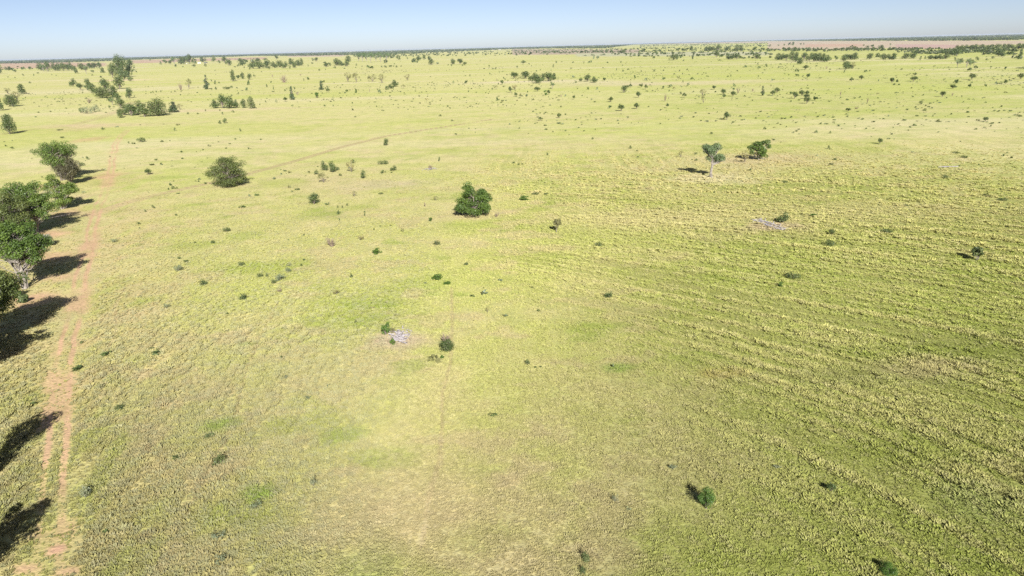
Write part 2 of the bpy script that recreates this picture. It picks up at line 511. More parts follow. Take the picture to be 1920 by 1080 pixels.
def branches(kind, lobes, rng, fine):
    """trunk with limbs that reach into the lobes, unit box"""
    parts = []
    k = 6 if fine else 4
    tr = dict(r=.035, d=.035, b=.03, c=.035, g=.028, o=.02, s=.02, v=.02).get(kind, .03)
    zf = dict(r=.42, d=.4, b=.35, c=.75, g=.62, o=.3, s=.3, v=.25).get(kind, .4)
    bend = rng.normal(size=2) * .02
    n = 4
    pts = [(bend[0] * i * i / 4, bend[1] * i * i / 4, -.02 + (zf + .02) * i / n) for i in range(n + 1)]
    parts.append(tube(pts, [tr * (1.35 if i == 0 else 1 - .12 * i) for i in range(n + 1)], k))
    for l in (lobes if fine else lobes[:4]):
        s0 = .25 + .75 * rng.random()
        i = int(s0 * n * .999); i = max(1, i)
        p0 = np.array(pts[i]); p1 = np.array(l[:3])
        m = (p0 + p1) / 2 + rng.normal(size=3) * .02 + np.array([0, 0, -.02])
        parts.append(tube([p0, m, p1], [tr * .5, tr * .34, tr * .12], 4 if fine else 3))
    return join(parts)

def bare(rng, n=26, spread=.45, base=.02):
    """leafless spread of sticks, unit box"""
    parts = []
    for i in range(n):
        t = rng.random() * 2 * math.pi; q = spread * (.3 + .7 * rng.random()); h = .45 + .55 * rng.random()
        p1 = np.array([q * math.cos(t), q * math.sin(t), h])
        p0 = np.array([.04 * math.cos(t), .04 * math.sin(t), -.02])
        m = p0 * .5 + p1 * .5 + rng.normal(size=3) * .05 + np.array([0, 0, .05])
        parts.append(tube([p0, m, p1], [base, base * .6, base * .15], 3))
        for _ in range(2):
            e = p1 + rng.normal(size=3) * .12; e[2] = abs(e[2])
            parts.append(tube([m, (m + e) / 2 + rng.normal(size=3) * .03, e], [base * .5, base * .3, base * .1], 3))
    return join(parts)

LIB = {}
ASPECT = dict(d=1.0, r=1.0, o=1.0, g=1.35, c=2.0, b=1.0, s=.75, v=.6, x=.9)
def lib(kind, lod, var):
    """mesh (or trunk and crown meshes) of a kind, cached"""
    key = (kind, lod, var)
    if key in LIB: return LIB[key]
    rng = np.random.default_rng(1000 * ord(kind) + 10 * lod + var)
    if kind == 'x':
        V, Fc = bare(rng, (8, 22, 34)[lod], .45, (.045, .022, .014)[lod])
        r = (mesh_from('bare_branches', V, Fc, [TWIG]), None)
        LIB[key] = r
        return r
    nl = {'d': (12, 26, 44), 'r': (9, 18, 32), 'o': (7, 16, 26), 'g': (7, 14, 22), 'c': (9, 22, 34), 'b': (8, 16, 26), 's': (5, 11, 18), 'v': (5, 11, 18)}[kind][lod]
    lobes = lobes_for(kind, rng, nl)
    n = {'o': (70, 420, 1500), 'g': (90, 500, 2200), 'v': (60, 320, 900), 's': (80, 420, 1100)}.get(kind, (190, 1000, 3200))[lod]
    size = {'o': (.075, .032, .018), 'v': (.085, .040, .026), 's': (.10, .045, .03), 'g': (.075, .034, .019)}.get(kind, (.085, .038, .022))[lod]
    Q, ti = leaves(lobes, n, size, rng, .55, .45)
    Q[:, 2] = np.maximum(Q[:, 2], .01)
    tv, tf = branches(kind, lobes, rng, lod > 0)
    if lod == 0:
        V = [tuple(v) for v in tv]; Fc = list(tf); mi = [1] * len(tf); tt = [0.] * len(tf)
        add_leaves(V, Fc, mi, tt, Q, ti, 0)
        r = (mesh_from('small_plant', V, Fc, [LM[kind], BARK], mi, tt), None)
    else:
        V, Fc, mi, tt = [], [], [], []
        add_leaves(V, Fc, mi, tt, Q, ti, 0)
        r = (mesh_from('crown', V, Fc, [LM[kind]], None, tt), mesh_from('trunk', tv, tf, [PALEBARK if kind == 'g' else BARK], smooth=True))
    LIB[key] = r
    return r

def link(name, me, parent=None, **props):
    o = bpy.data.objects.new(name, me)
    COL.objects.link(o)
    if parent is not None: o.parent = parent
    for k, v in props.items(): o[k] = v
    return o

def thing(name, loc, label, category, group=None, rz=0.0):
    o = bpy.data.objects.new(name, None)
    o.empty_display_size = .5
    COL.objects.link(o)
    o.location = loc
    o.rotation_euler = (0, 0, rz)
    o['label'] = label; o['category'] = category
    if group: o['group'] = group
    return o
# ---- surveyed plants: tile origin (x, y), scale, then "x,base y,width,height,kind" in tile units
TILES = [
((0,90),.125,"""118,690,80,75,o 330,692,140,130,d 265,795,130,130,o 190,880,210,160,d 10,940,110,190,d 10,385,60,120,d
60,335,70,35,d 130,335,80,45,d 190,335,60,35,d 350,325,50,45,d 450,330,60,45,d 235,372,50,50,s 345,418,32,30,s 505,418,18,28,s
570,388,36,22,s 447,530,30,32,s 122,443,16,18,s 228,455,18,20,s 842,420,18,18,s 775,408,14,16,s
620,340,110,110,d 660,360,100,120,g 720,350,90,120,d 830,345,90,110,d 880,340,90,90,d 960,345,110,110,d 1020,335,90,80,d 1080,340,100,120,d 1135,385,60,90,d
1230,330,100,90,d 1300,390,90,110,g 1350,310,90,70,d 1410,305,90,70,d 1395,370,60,40,s 1500,310,70,80,d 1540,372,60,70,d 1520,450,35,40,s 1385,415,30,18,s
1100,575,95,105,d 1205,625,90,85,r 1325,575,80,95,d 1310,625,70,70,d 1400,670,130,120,d 1530,755,230,140,d 1590,640,150,160,d
1690,740,160,150,d 1690,855,90,100,g 1770,800,100,110,d 1650,815,60,70,d 1690,445,110,190,d 1830,440,220,280,d 1870,470,120,200,d 1800,615,180,180,d
1820,900,130,130,d 1880,1010,170,150,d 1805,1045,70,110,d 1230,970,70,85,s 1310,985,140,110,v 1420,960,140,120,v 1340,830,90,60,x 1645,915,35,55,s 1587,975,25,18,s"""),
((240,85),.125,"""30,370,130,150,d 20,470,90,150,d 45,540,70,80,s 125,410,30,30,s 90,400,60,40,s 25,795,90,130,d
500,290,40,45,s 560,285,60,60,d 640,290,60,60,d 700,300,90,110,g 720,325,50,40,s 790,285,90,90,d 850,280,80,90,d 920,280,110,130,d 990,280,70,70,d 1130,250,90,60,d
1290,250,55,90,d 1365,270,50,45,s 1445,260,80,75,d 1470,290,40,40,s 1520,305,80,80,d 1690,265,80,60,d 1720,305,90,80,d 1760,270,70,55,d 1665,320,50,35,s 1740,340,25,22,s
1880,350,130,130,d 1610,335,35,25,s 1825,365,24,30,s 995,335,60,50,s 1170,318,50,45,s 825,330,24,18,s 335,235,30,25,s 1305,385,20,20,s
915,650,90,120,o 1190,660,110,190,c 790,675,60,90,x 1255,540,20,30,s 1315,585,44,50,s 1368,572,18,28,s 1320,665,40,40,s 1255,675,30,35,s 1470,660,80,45,s 1560,640,50,40,s 1520,655,60,25,s 1640,650,30,25,s
1575,540,85,135,d 1650,510,60,60,r 1725,505,65,80,d 1825,515,65,75,d 1900,480,30,50,d 1810,595,40,65,c 1782,685,30,55,c 1655,725,24,22,s 1555,760,26,25,s 1040,715,20,16,s 792,752,20,20,s
345,718,20,20,s 375,715,26,28,s 430,705,24,30,s 490,705,28,24,s 650,712,14,24,s 700,700,20,24,s 740,670,14,12,s 800,695,24,10,s 305,635,14,30,s
1310,945,125,125,d 1425,945,130,190,d 1530,950,160,170,d 1625,940,80,110,d 1745,940,80,110,d 1855,950,125,155,d
160,1040,200,200,d 450,1065,310,230,d 250,1075,200,200,d 60,1060,160,170,d 690,1010,160,180,c 780,965,80,70,o
1165,990,26,30,s 1375,985,30,24,s 1575,1010,40,35,s 1420,1045,26,45,s 1040,1035,40,25,s 905,1035,40,30,s"""),
((480,80),.125,"""20,280,80,40,d 50,390,130,110,d 170,385,120,110,d 200,405,60,50,s 150,265,70,40,s 310,255,60,55,d 280,380,100,90,d 360,370,120,90,d 440,385,80,90,d 535,330,100,80,d 570,380,70,80,d 510,390,40,50,s 630,350,80,70,d 675,345,75,85,d
850,275,44,40,s 910,285,60,55,d 780,355,16,30,s 845,318,30,22,s 1040,320,50,35,s 1055,365,80,50,d 1105,350,40,50,d 1190,390,45,35,s 1210,345,130,95,d 1290,350,80,60,d 1360,355,75,65,d
1390,290,110,80,d 1540,280,80,110,g 1600,285,90,120,g 1660,280,80,110,g 1720,300,100,140,g 1800,290,90,120,g 1870,290,90,120,g 1560,230,90,60,g 1640,225,90,60,g 1730,225,90,60,g 1830,225,90,60,g
1510,345,28,30,s 1498,380,24,18,s 1590,362,20,18,s 1680,378,40,45,r 1745,395,70,40,r 1890,372,30,35,s 1328,395,22,20,s
955,420,40,24,s 1040,405,20,14,s 480,432,14,16,s 85,445,18,18,s 245,515,30,35,x 420,600,120,100,x 667,492,44,22,x
225,605,22,30,s 720,572,18,36,s 785,555,52,36,r 158,668,34,40,s 262,708,20,55,s 435,725,24,24,s 575,695,30,22,s 1020,600,46,34,r 1172,610,18,14,s 1297,640,20,16,s
985,710,70,120,c 1040,690,30,25,s 1080,685,30,30,s 1082,745,50,55,r 545,860,80,160,c 625,785,50,40,x 435,885,60,60,r 315,900,32,52,r 148,895,18,28,s 915,830,75,70,b 1362,740,46,38,r 1495,755,50,52,r
812,885,18,14,s 1170,875,20,16,s 548,950,26,20,s 1030,955,22,30,s 1157,955,18,28,s 1448,1015,28,18,s 55,935,18,18,s 10,990,24,16,s
1380,590,120,125,o 1510,595,110,125,o 1680,570,70,60,o 1750,585,140,95,o 1890,605,110,115,o 1570,570,16,20,s 1850,760,40,60,o 1705,740,20,40,x"""),
((720,75),.125,"""40,310,120,110,g 100,270,90,60,g 30,350,60,45,d 215,300,60,60,d 348,290,34,28,s 445,335,70,55,d 520,310,80,70,d 505,345,36,35,s 605,295,50,60,d 685,305,60,55,d 710,375,80,70,d 808,365,42,40,o 1030,368,76,70,d 1140,365,80,75,r 1215,385,50,55,r 1175,392,30,30,s 963,383,26,18,s 1015,400,24,32,s
160,370,24,24,s 95,408,56,36,r 15,415,50,30,s 148,402,18,20,s 195,412,40,28,s 258,402,22,18,s 243,325,18,16,s
1580,400,22,22,s 1500,438,22,18,s 1635,440,26,26,s 1675,440,40,30,s 1590,515,20,24,s 1730,490,14,24,s 1780,475,30,12,s 1445,320,30,12,s 1293,545,26,26,s 1845,528,18,18,s 1915,540,20,30,s 1795,575,22,20,s 1820,605,26,28,s 1493,620,18,34,s 1770,670,50,65,r 1710,670,26,24,s 1690,610,24,30,x 1800,700,40,12,s
1043,650,40,45,r 1228,650,46,48,r 350,605,76,75,o 165,700,110,95,d 100,730,100,60,d 30,750,70,50,s 295,730,70,55,o 440,715,24,16,s 120,775,28,20,s 242,782,20,18,s
528,850,36,20,s 657,852,22,16,s 640,935,54,50,o 543,955,36,20,s 692,968,26,18,s 215,1025,24,20,s 952,1005,28,34,s 1422,968,22,18,s 1385,960,26,14,s 1212,868,36,14,s 1042,870,22,16,s 1270,782,20,24,s 862,890,14,24,s 1637,952,20,20,s 1705,910,34,60,c 1625,750,26,36,s 1685,740,60,45,o 1895,790,60,80,r"""),
((960,70),.125,"""35,615,110,90,r 80,650,60,55,o 75,455,32,30,s 38,325,18,14,s 165,405,70,50,r 255,405,24,16,s 290,440,12,22,s
205,620,150,100,d 320,650,140,110,d 390,690,150,120,d 450,650,100,90,d 550,660,160,120,d 620,640,90,80,d
365,518,18,26,s 425,495,18,14,s 585,498,16,16,s 625,450,32,40,s 663,385,34,26,s 750,372,20,12,s 915,385,24,26,s 893,472,32,20,s 1080,385,20,20,s 1175,385,50,40,r 1222,325,36,60,o 1285,330,46,55,o
1435,385,30,20,s 1635,385,26,30,s 1658,430,14,20,s 1368,465,22,16,s 1568,500,22,35,s 1665,518,34,32,s 1740,488,34,24,s 1820,530,28,16,s 1850,612,36,36,r
910,615,40,46,o 955,685,36,32,s 1038,665,58,52,d 1130,665,108,95,d 1235,680,100,85,d 1390,655,60,48,r 750,655,20,22,s 608,775,72,90,g 385,810,84,66,r 500,870,64,64,b 545,860,50,65,r 45,785,90,60,o 230,828,26,22,s 62,890,54,60,r 125,915,48,66,o 220,890,36,40,o
1138,785,36,40,r 1272,785,40,38,o 740,895,32,32,x 800,885,26,36,o 932,930,52,65,r 1055,882,16,22,s 1127,912,16,20,s 1190,945,22,30,x 700,948,40,16,s 312,940,50,18,s 1245,975,40,18,s 740,1048,40,22,s
1715,770,58,50,r 1778,760,50,56,r 1680,830,76,90,d 1895,905,70,80,r 1480,970,80,66,r 1465,1065,46,55,r
105,245,40,40,s 185,255,60,35,d 275,255,50,35,d 365,240,20,30,s 525,270,20,30,s 645,245,20,36,s 735,245,40,28,s 755,210,24,18,s 860,245,30,26,s 1045,240,60,36,d 1105,235,40,40,d 1145,235,26,24,s 1415,230,26,36,s 1475,230,60,40,d 1640,240,110,42,d 1690,235,70,55,d 1710,285,26,40,s 1785,290,36,60,s 1835,285,40,40,s 1905,280,40,70,d"""),
((1200,65),.125,"""55,265,70,44,d 125,310,50,46,s 205,370,44,45,s 238,320,50,70,d 290,260,60,40,d 335,300,50,50,d 485,300,60,46,d 505,385,140,80,d 550,375,60,75,d 605,352,40,40,r 655,400,34,24,s 780,340,30,32,s 792,380,26,40,s
580,255,60,50,d 640,255,70,45,d 700,255,70,50,d 770,250,60,60,d 825,250,60,45,d 990,245,70,60,d 1050,245,80,65,d 1110,245,80,65,d 1170,248,80,80,d 1310,240,90,50,d 1445,250,70,80,d 1515,252,80,80,d 1720,250,70,60,d 1845,235,60,36,d
1145,345,70,90,r 1205,350,36,55,r 1192,390,40,22,s 1330,370,80,70,d 1385,370,90,80,d 1450,370,80,65,d 1640,355,36,36,s 1680,365,46,40,r 1750,365,110,70,d 1580,495,36,42,r 1785,503,34,38,r 1890,490,36,50,s 1735,425,20,16,s 1765,438,20,20,s 1865,535,24,18,s 1840,580,18,16,s
15,560,30,26,s 215,555,34,32,s 350,545,26,24,s 598,550,26,24,s 707,533,26,22,s 515,600,20,24,s 640,590,22,18,s 868,598,26,20,s 988,585,18,16,s 1010,630,36,18,s 1310,535,24,20,s 1320,635,40,20,s 1360,635,16,40,s 1455,550,30,18,s 1775,640,16,30,s
88,690,40,45,o 352,675,56,42,r 575,685,60,65,o 778,675,36,44,r 645,718,26,34,s 718,775,40,52,r 1412,780,40,52,r 18,792,55,62,r 83,820,50,68,r 352,810,40,42,r 452,795,56,48,r 512,845,50,60,o 440,850,22,24,s 605,895,54,34,s 662,945,60,62,r
1113,825,62,60,r 1248,900,70,78,r 1255,960,54,64,r 1395,925,70,72,r 1390,865,60,60,g 1470,880,60,70,x 945,925,90,85,o 950,1035,62,100,o 1695,850,56,34,x 1835,915,66,115,c 1570,930,20,28,s 375,1000,40,90,x 430,965,24,30,x 175,725,24,14,s 155,760,30,12,s"""),
((1440,60),.125,"""30,220,44,28,s 150,210,26,22,s 247,210,34,34,s 322,200,44,42,d 382,200,46,50,d 490,200,30,34,s 535,190,16,26,s 40,280,60,36,d 120,280,70,32,d 240,285,60,34,d 310,285,70,42,d 390,290,80,46,d 470,285,70,36,d 620,275,80,30,d 690,275,50,36,d 755,278,60,32,d 845,300,36,46,s 885,305,20,44,s 1075,275,50,30,s
1185,265,50,42,d 1260,270,70,55,d 1310,270,70,50,d 1430,215,36,30,s 1500,230,60,26,s 1575,225,60,34,d 1690,245,80,40,d 1830,200,30,26,s
150,420,90,80,d 205,420,80,85,d 270,420,110,80,d 360,430,90,115,d 410,450,110,125,d 480,485,90,80,d 540,415,110,95,d 625,430,90,100,d 690,440,110,110,d 760,440,120,110,d 830,440,100,100,d 885,450,110,100,d 1015,430,56,64,d
1130,440,80,80,d 1180,415,90,70,d 1240,415,100,70,d 1295,415,110,90,d 1530,410,90,75,d 1650,380,70,60,d 1735,415,100,80,d 1820,415,110,80,d 1890,415,100,85,d
1160,560,80,100,d 1210,555,110,105,d 1270,555,80,90,o 1140,612,30,40,s 580,470,20,20,s 875,555,40,40,x 560,565,100,64,r 435,600,46,56,r 378,525,20,22,s 180,490,26,22,s 160,545,26,30,s 198,555,18,18,s 725,518,26,20,s 930,565,30,14,s 915,605,34,16,s 250,632,18,14,s 305,650,26,16,s 1465,605,40,42,r 1525,590,20,26,s
435,668,56,40,r 595,690,66,62,r 522,670,24,20,s 775,695,60,14,s 1250,750,54,60,r 1400,718,74,60,r 1657,745,20,34,o 55,735,30,36,o 42,808,20,16,s 1860,765,64,72,r 1895,795,60,24,s
135,915,66,74,r 68,955,60,74,r 335,935,60,40,r 400,1000,84,92,r 510,960,80,84,r 580,950,76,60,r 580,1075,90,90,r 575,1000,90,60,r 705,1030,70,66,r 222,990,18,22,s 343,1050,26,36,s 710,940,18,26,s 1085,955,36,54,x 1310,1000,26,18,s 1490,1060,30,70,x 1680,1055,36,20,s 600,850,26,16,s 1220,855,30,12,s"""),
((1680,55),.125,"""145,445,120,80,d 260,440,110,80,d 370,460,46,50,s 430,445,40,40,s 280,695,60,46,r 520,450,90,50,d 590,450,90,55,d 660,450,90,70,d 740,445,100,70,d 700,370,90,60,d 770,385,100,70,d 840,390,110,75,d 900,405,120,110,d 480,375,30,24,s
1385,360,60,56,c 1540,400,110,80,d 1590,410,110,100,d 920,575,90,110,g 980,500,60,60,d 1055,575,90,120,g 1110,565,70,70,g 1165,550,70,60,g 1150,490,50,46,s 1205,470,60,56,s 1110,635,66,56,r 1185,600,60,54,r 880,470,46,46,s 1350,465,50,24,s 1440,440,60,30,s 1640,605,40,46,r 1425,568,36,20,s 1850,590,90,22,s 1900,600,26,36,s
1138,755,86,84,r 895,825,70,70,r 855,890,96,56,r 1105,880,54,64,r 1135,812,36,26,s 1345,860,34,46,r 1515,825,48,40,o 1645,825,54,60,r 1865,750,76,84,r 258,780,90,74,r 25,790,44,40,r 45,838,26,24,s 695,1015,76,76,r 840,1000,40,40,x 985,1020,20,30,s 1085,1055,26,16,s 1160,1055,24,16,s 1275,920,16,22,s 1590,705,20,18,s 410,872,26,24,s 530,915,50,10,s 85,608,40,20,s 575,560,36,16,s
930,298,80,55,d 1000,300,80,60,d 1070,298,90,60,d 1140,298,80,55,d 1210,300,90,60,d 1290,300,90,60,d 1360,298,80,55,d 1440,300,90,60,d 1520,298,90,65,d 1600,300,90,65,d 1680,298,90,65,d 1760,298,90,60,d 1840,296,90,70,d 1910,296,90,70,d"""),
((0,60),.25,"""75,768,95,135,d 903,645,36,55,s 1060,828,60,44,s 1315,742,16,24,s 1215,825,24,16,s 1655,690,28,24,s 1688,685,30,40,s 770,735,30,16,s 655,957,26,24,s 965,840,14,20,s 95,878,24,18,s 450,738,40,10,s 1800,745,20,20,s"""),
((480,60),.25,"""724,588,18,14,s 748,640,18,12,s 1382,632,24,18,s 978,852,36,44,d 38,810,20,10,s 1470,670,20,14,s 515,1040,50,70,d 572,1055,55,75,d 602,1040,50,36,s 457,1070,36,36,s 725,985,34,34,s 716,1050,64,80,o 935,995,40,34,s 970,993,40,30,s 1033,1042,48,38,d 955,1060,34,24,s 1305,1030,40,30,x 1375,970,16,36,s"""),
((960,60),.25,"""820,593,42,50,r 935,577,48,42,r 1162,570,22,32,r 353,645,32,32,r 215,665,30,24,r 253,608,24,12,s 1610,660,52,58,r 1655,685,24,16,s 890,875,26,22,s 1265,940,36,42,o 605,805,24,14,s 400,745,12,14,s 265,925,20,18,s 1495,765,30,14,s 80,995,20,12,s 50,998,20,12,s 15,985,24,16,s"""),
((1440,40),.25,"""600,675,36,22,r 1630,752,36,30,r 363,838,22,28,s 463,842,20,18,s 838,920,32,40,r 458,958,24,26,s 1405,992,50,18,s 1465,1025,40,20,s 1885,718,30,20,s 1145,625,24,36,s 1212,622,20,14,s 665,658,36,14,x 500,1040,30,18,s 475,1078,36,16,s 1285,755,40,10,s 1560,812,20,14,s"""),
((0,240),.25,"""1118,350,48,46,r 1148,603,26,24,s 1090,630,20,18,s 1045,725,28,20,s 1048,755,14,12,s 1320,660,20,16,s 1700,780,56,40,s 1592,868,34,28,s 857,860,46,30,v 628,492,30,20,v 610,285,50,30,s 1813,1035,44,36,s 1340,1075,60,50,v 1345,985,28,20,s 1385,1010,26,18,s 1465,865,20,14,s"""),
((480,240),.25,"""510,410,80,64,o 808,380,40,64,s 628,360,28,20,s 437,575,84,78,d 738,512,40,30,o 938,498,36,16,s 620,648,34,28,s 545,575,12,18,s 617,600,16,18,s 650,600,14,18,s 683,585,16,20,s 815,660,14,22,s 815,635,12,14,s 625,695,14,20,s 1310,702,36,26,b 1270,590,22,30,x 1348,545,36,26,o 1805,668,40,30,x 1355,882,58,44,s 912,950,76,40,b 785,840,60,32,o 570,895,90,70,x 1007,738,16,12,s 930,742,14,14,s 887,770,18,16,s 1105,780,30,24,o 360,995,22,20,s 345,1035,20,14,s 1578,1030,30,20,s 310,468,36,20,s 363,808,16,14,s 245,845,10,14,s"""),
((960,240),.25,"""1745,262,64,84,o 1625,305,30,30,o 1785,322,26,18,s 1378,200,30,16,s 1348,245,14,14,s 1382,247,28,16,s 650,890,50,42,s 878,430,26,10,s 95,545,80,32,b 175,500,60,18,s 250,505,32,18,s 290,455,18,12,s 938,175,14,10,s 943,225,20,14,s 840,690,12,14,s 145,850,12,12,s 1870,440,26,12,s 1520,485,24,10,s"""),
((1440,240),.25,"""110,718,84,84,d 340,672,60,24,b 475,800,50,40,r 458,885,84,46,s 885,795,80,40,s 1325,382,50,36,s 1765,548,70,26,s 123,412,44,20,s 1030,585,40,12,s 1437,288,22,10,s 1760,435,16,12,s"""),
((480,480),.25,"""185,185,95,60,v 245,125,55,40,v 250,80,40,26,v 30,160,50,36,s 88,158,26,28,s 130,210,36,36,s 720,162,28,28,s 342,75,18,16,s 358,38,18,16,s 975,605,65,75,b 990,545,36,44,b 1030,588,40,50,o 1030,670,50,42,b 1425,665,90,70,x 1432,725,120,80,d 1398,772,30,26,b 1370,185,90,40,b 1440,215,60,20,b 1270,208,30,16,v 1578,70,28,20,s 1738,425,20,40,o 688,625,22,20,s 750,505,24,18,s 875,405,30,28,x 193,772,30,24,s 218,770,20,16,s 220,920,40,24,v 390,1075,50,24,v 605,290,60,30,o 178,275,50,30,x"""),
((0,480),.25,"""1340,115,60,44,v 1525,225,55,60,s 1828,335,62,62,s 1400,50,30,20,s 1705,445,26,20,s 610,660,30,24,s 1140,710,50,28,s 1250,395,50,40,v"""),
((960,480),.25,"""725,320,70,54,s 150,240,20,12,s 115,820,30,44,s 215,840,22,16,s 180,845,20,20,s 755,840,30,30,s"""),
((1440,480),.25,"""190,175,100,60,s 95,235,40,36,b 1075,142,30,14,s"""),
((0,740),.3148,"""720,92,50,34,s 1250,265,46,36,s 1318,425,80,66,s 510,620,80,70,v 1835,30,46,24,v 1870,555,34,60,v 1530,690,56,60,v 1310,870,70,56,v 1320,1010,66,50,v"""),
((960,740),.3148,"""1155,690,90,112,b 960,450,44,34,v 612,645,34,46,v 435,1005,50,60,s 420,1070,40,40,s 695,695,26,24,v"""),
((1320,740),.3148,"""755,580,44,46,r 435,445,40,26,v 1090,1085,110,60,b"""),
]
# ------------------------------------------------------------------ ground sheet
def build_ground():
    az = np.concatenate([np.linspace(-47, 47, 760), np.linspace(50, 310, 90)])
    az = np.radians(az)
    rr = np.concatenate([[6, 20], np.geomspace(40, 42000, 900)])
    A, R = np.meshgrid(az, rr)
    X, Y = (R * np.sin(A)), (R * np.cos(A))
    c, cs, bare_, hgt = cover(X, Y)
    # nearby ground is coloured darker, standing in for shade between the tufts
    nr, na = X.shape
    Z = .12 * (fbm(X / 9, Y / 9, 61, 2) - .5)
    V = np.stack([X, Y, np.where(R < 400, Z * (1 - sst(250, 400, R)), 0)], -1).reshape(-1, 3)
    i = np.arange(nr - 1)[:, None] * na + np.arange(na)[None]
    j = np.arange(nr - 1)[:, None] * na + (np.arange(na)[None] + 1) % na
    Q = np.stack([i, i + na, j + na, j], -1).reshape(-1, 4)
    me = bpy.data.meshes.new('ground')
    nv = len(V)
    V = np.vstack([V, [[0, 0, 0]]])
    me.vertices.add(nv + 1)
    me.vertices.foreach_set('co', V.astype(np.float32).ravel())
    tri = np.stack([np.full(na, nv), np.arange(na), (np.arange(na) + 1) % na], -1)
    nl = Q.size + tri.size
    me.loops.add(nl)
    me.loops.foreach_set('vertex_index', np.concatenate([Q.ravel(), tri.ravel()]).astype(np.int32))
    me.polygons.add(len(Q) + len(tri))
    me.polygons.foreach_set('loop_start', np.concatenate([np.arange(len(Q)) * 4, Q.size + np.arange(len(tri)) * 3]).astype(np.int32))
    me.update(calc_edges=True)
    a = me.attributes.new('col', 'FLOAT_COLOR', 'POINT')
    C = np.ones((nv + 1, 4), np.float32)
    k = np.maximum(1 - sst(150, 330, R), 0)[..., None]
    under = cs * (1 - k * (1 - bare_[..., None]) * (.04 + .24 * sst(-.1, .4, np.arctan2(X, Y)))[..., None])  # shaded gaps between tufts painted into the ground colour, stronger to the right
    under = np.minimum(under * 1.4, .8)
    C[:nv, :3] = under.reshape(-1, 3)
    C[nv, :3] = YELLOW
    a.data.foreach_set('color', C.ravel())
    me.materials.append(ground_mat())
    me.polygons.foreach_set('use_smooth', np.ones(len(me.polygons), bool))
    o = link('ground', me)
    o['kind'] = 'structure'
    o['label'] = 'grassland plain of dry straw and green grass with red earth'
build_ground()

# ------------------------------------------------------------------ grass tufts (uncountable)
def tuft(rng, n, h, w, spread):
    V, Fc = [], []
    for i in range(n):
        t = 2 * math.pi * (i + rng.random()) / n
        q = spread * math.sqrt(rng.random()) * .5
        b = np.array([q * math.cos(t), q * math.sin(t), -.03])
        lean = (.25 + .75 * rng.random()) * spread
        hh = h * (.55 + .6 * rng.random())
        tip = b + np.array([lean * math.cos(t), lean * math.sin(t), hh])
        mid = b * .45 + tip * .55 + np.array([0, 0, hh * .16])
        s = np.array([-math.sin(t), math.cos(t), 0]) * w * (.7 + .6 * rng.random())
        o = len(V)
        V += [b - s * .6, b + s * .6, mid - s, mid + s, tip]
        Fc += [(o, o + 1, o + 3, o + 2), (o + 2, o + 3, o + 4)]
    return V, Fc

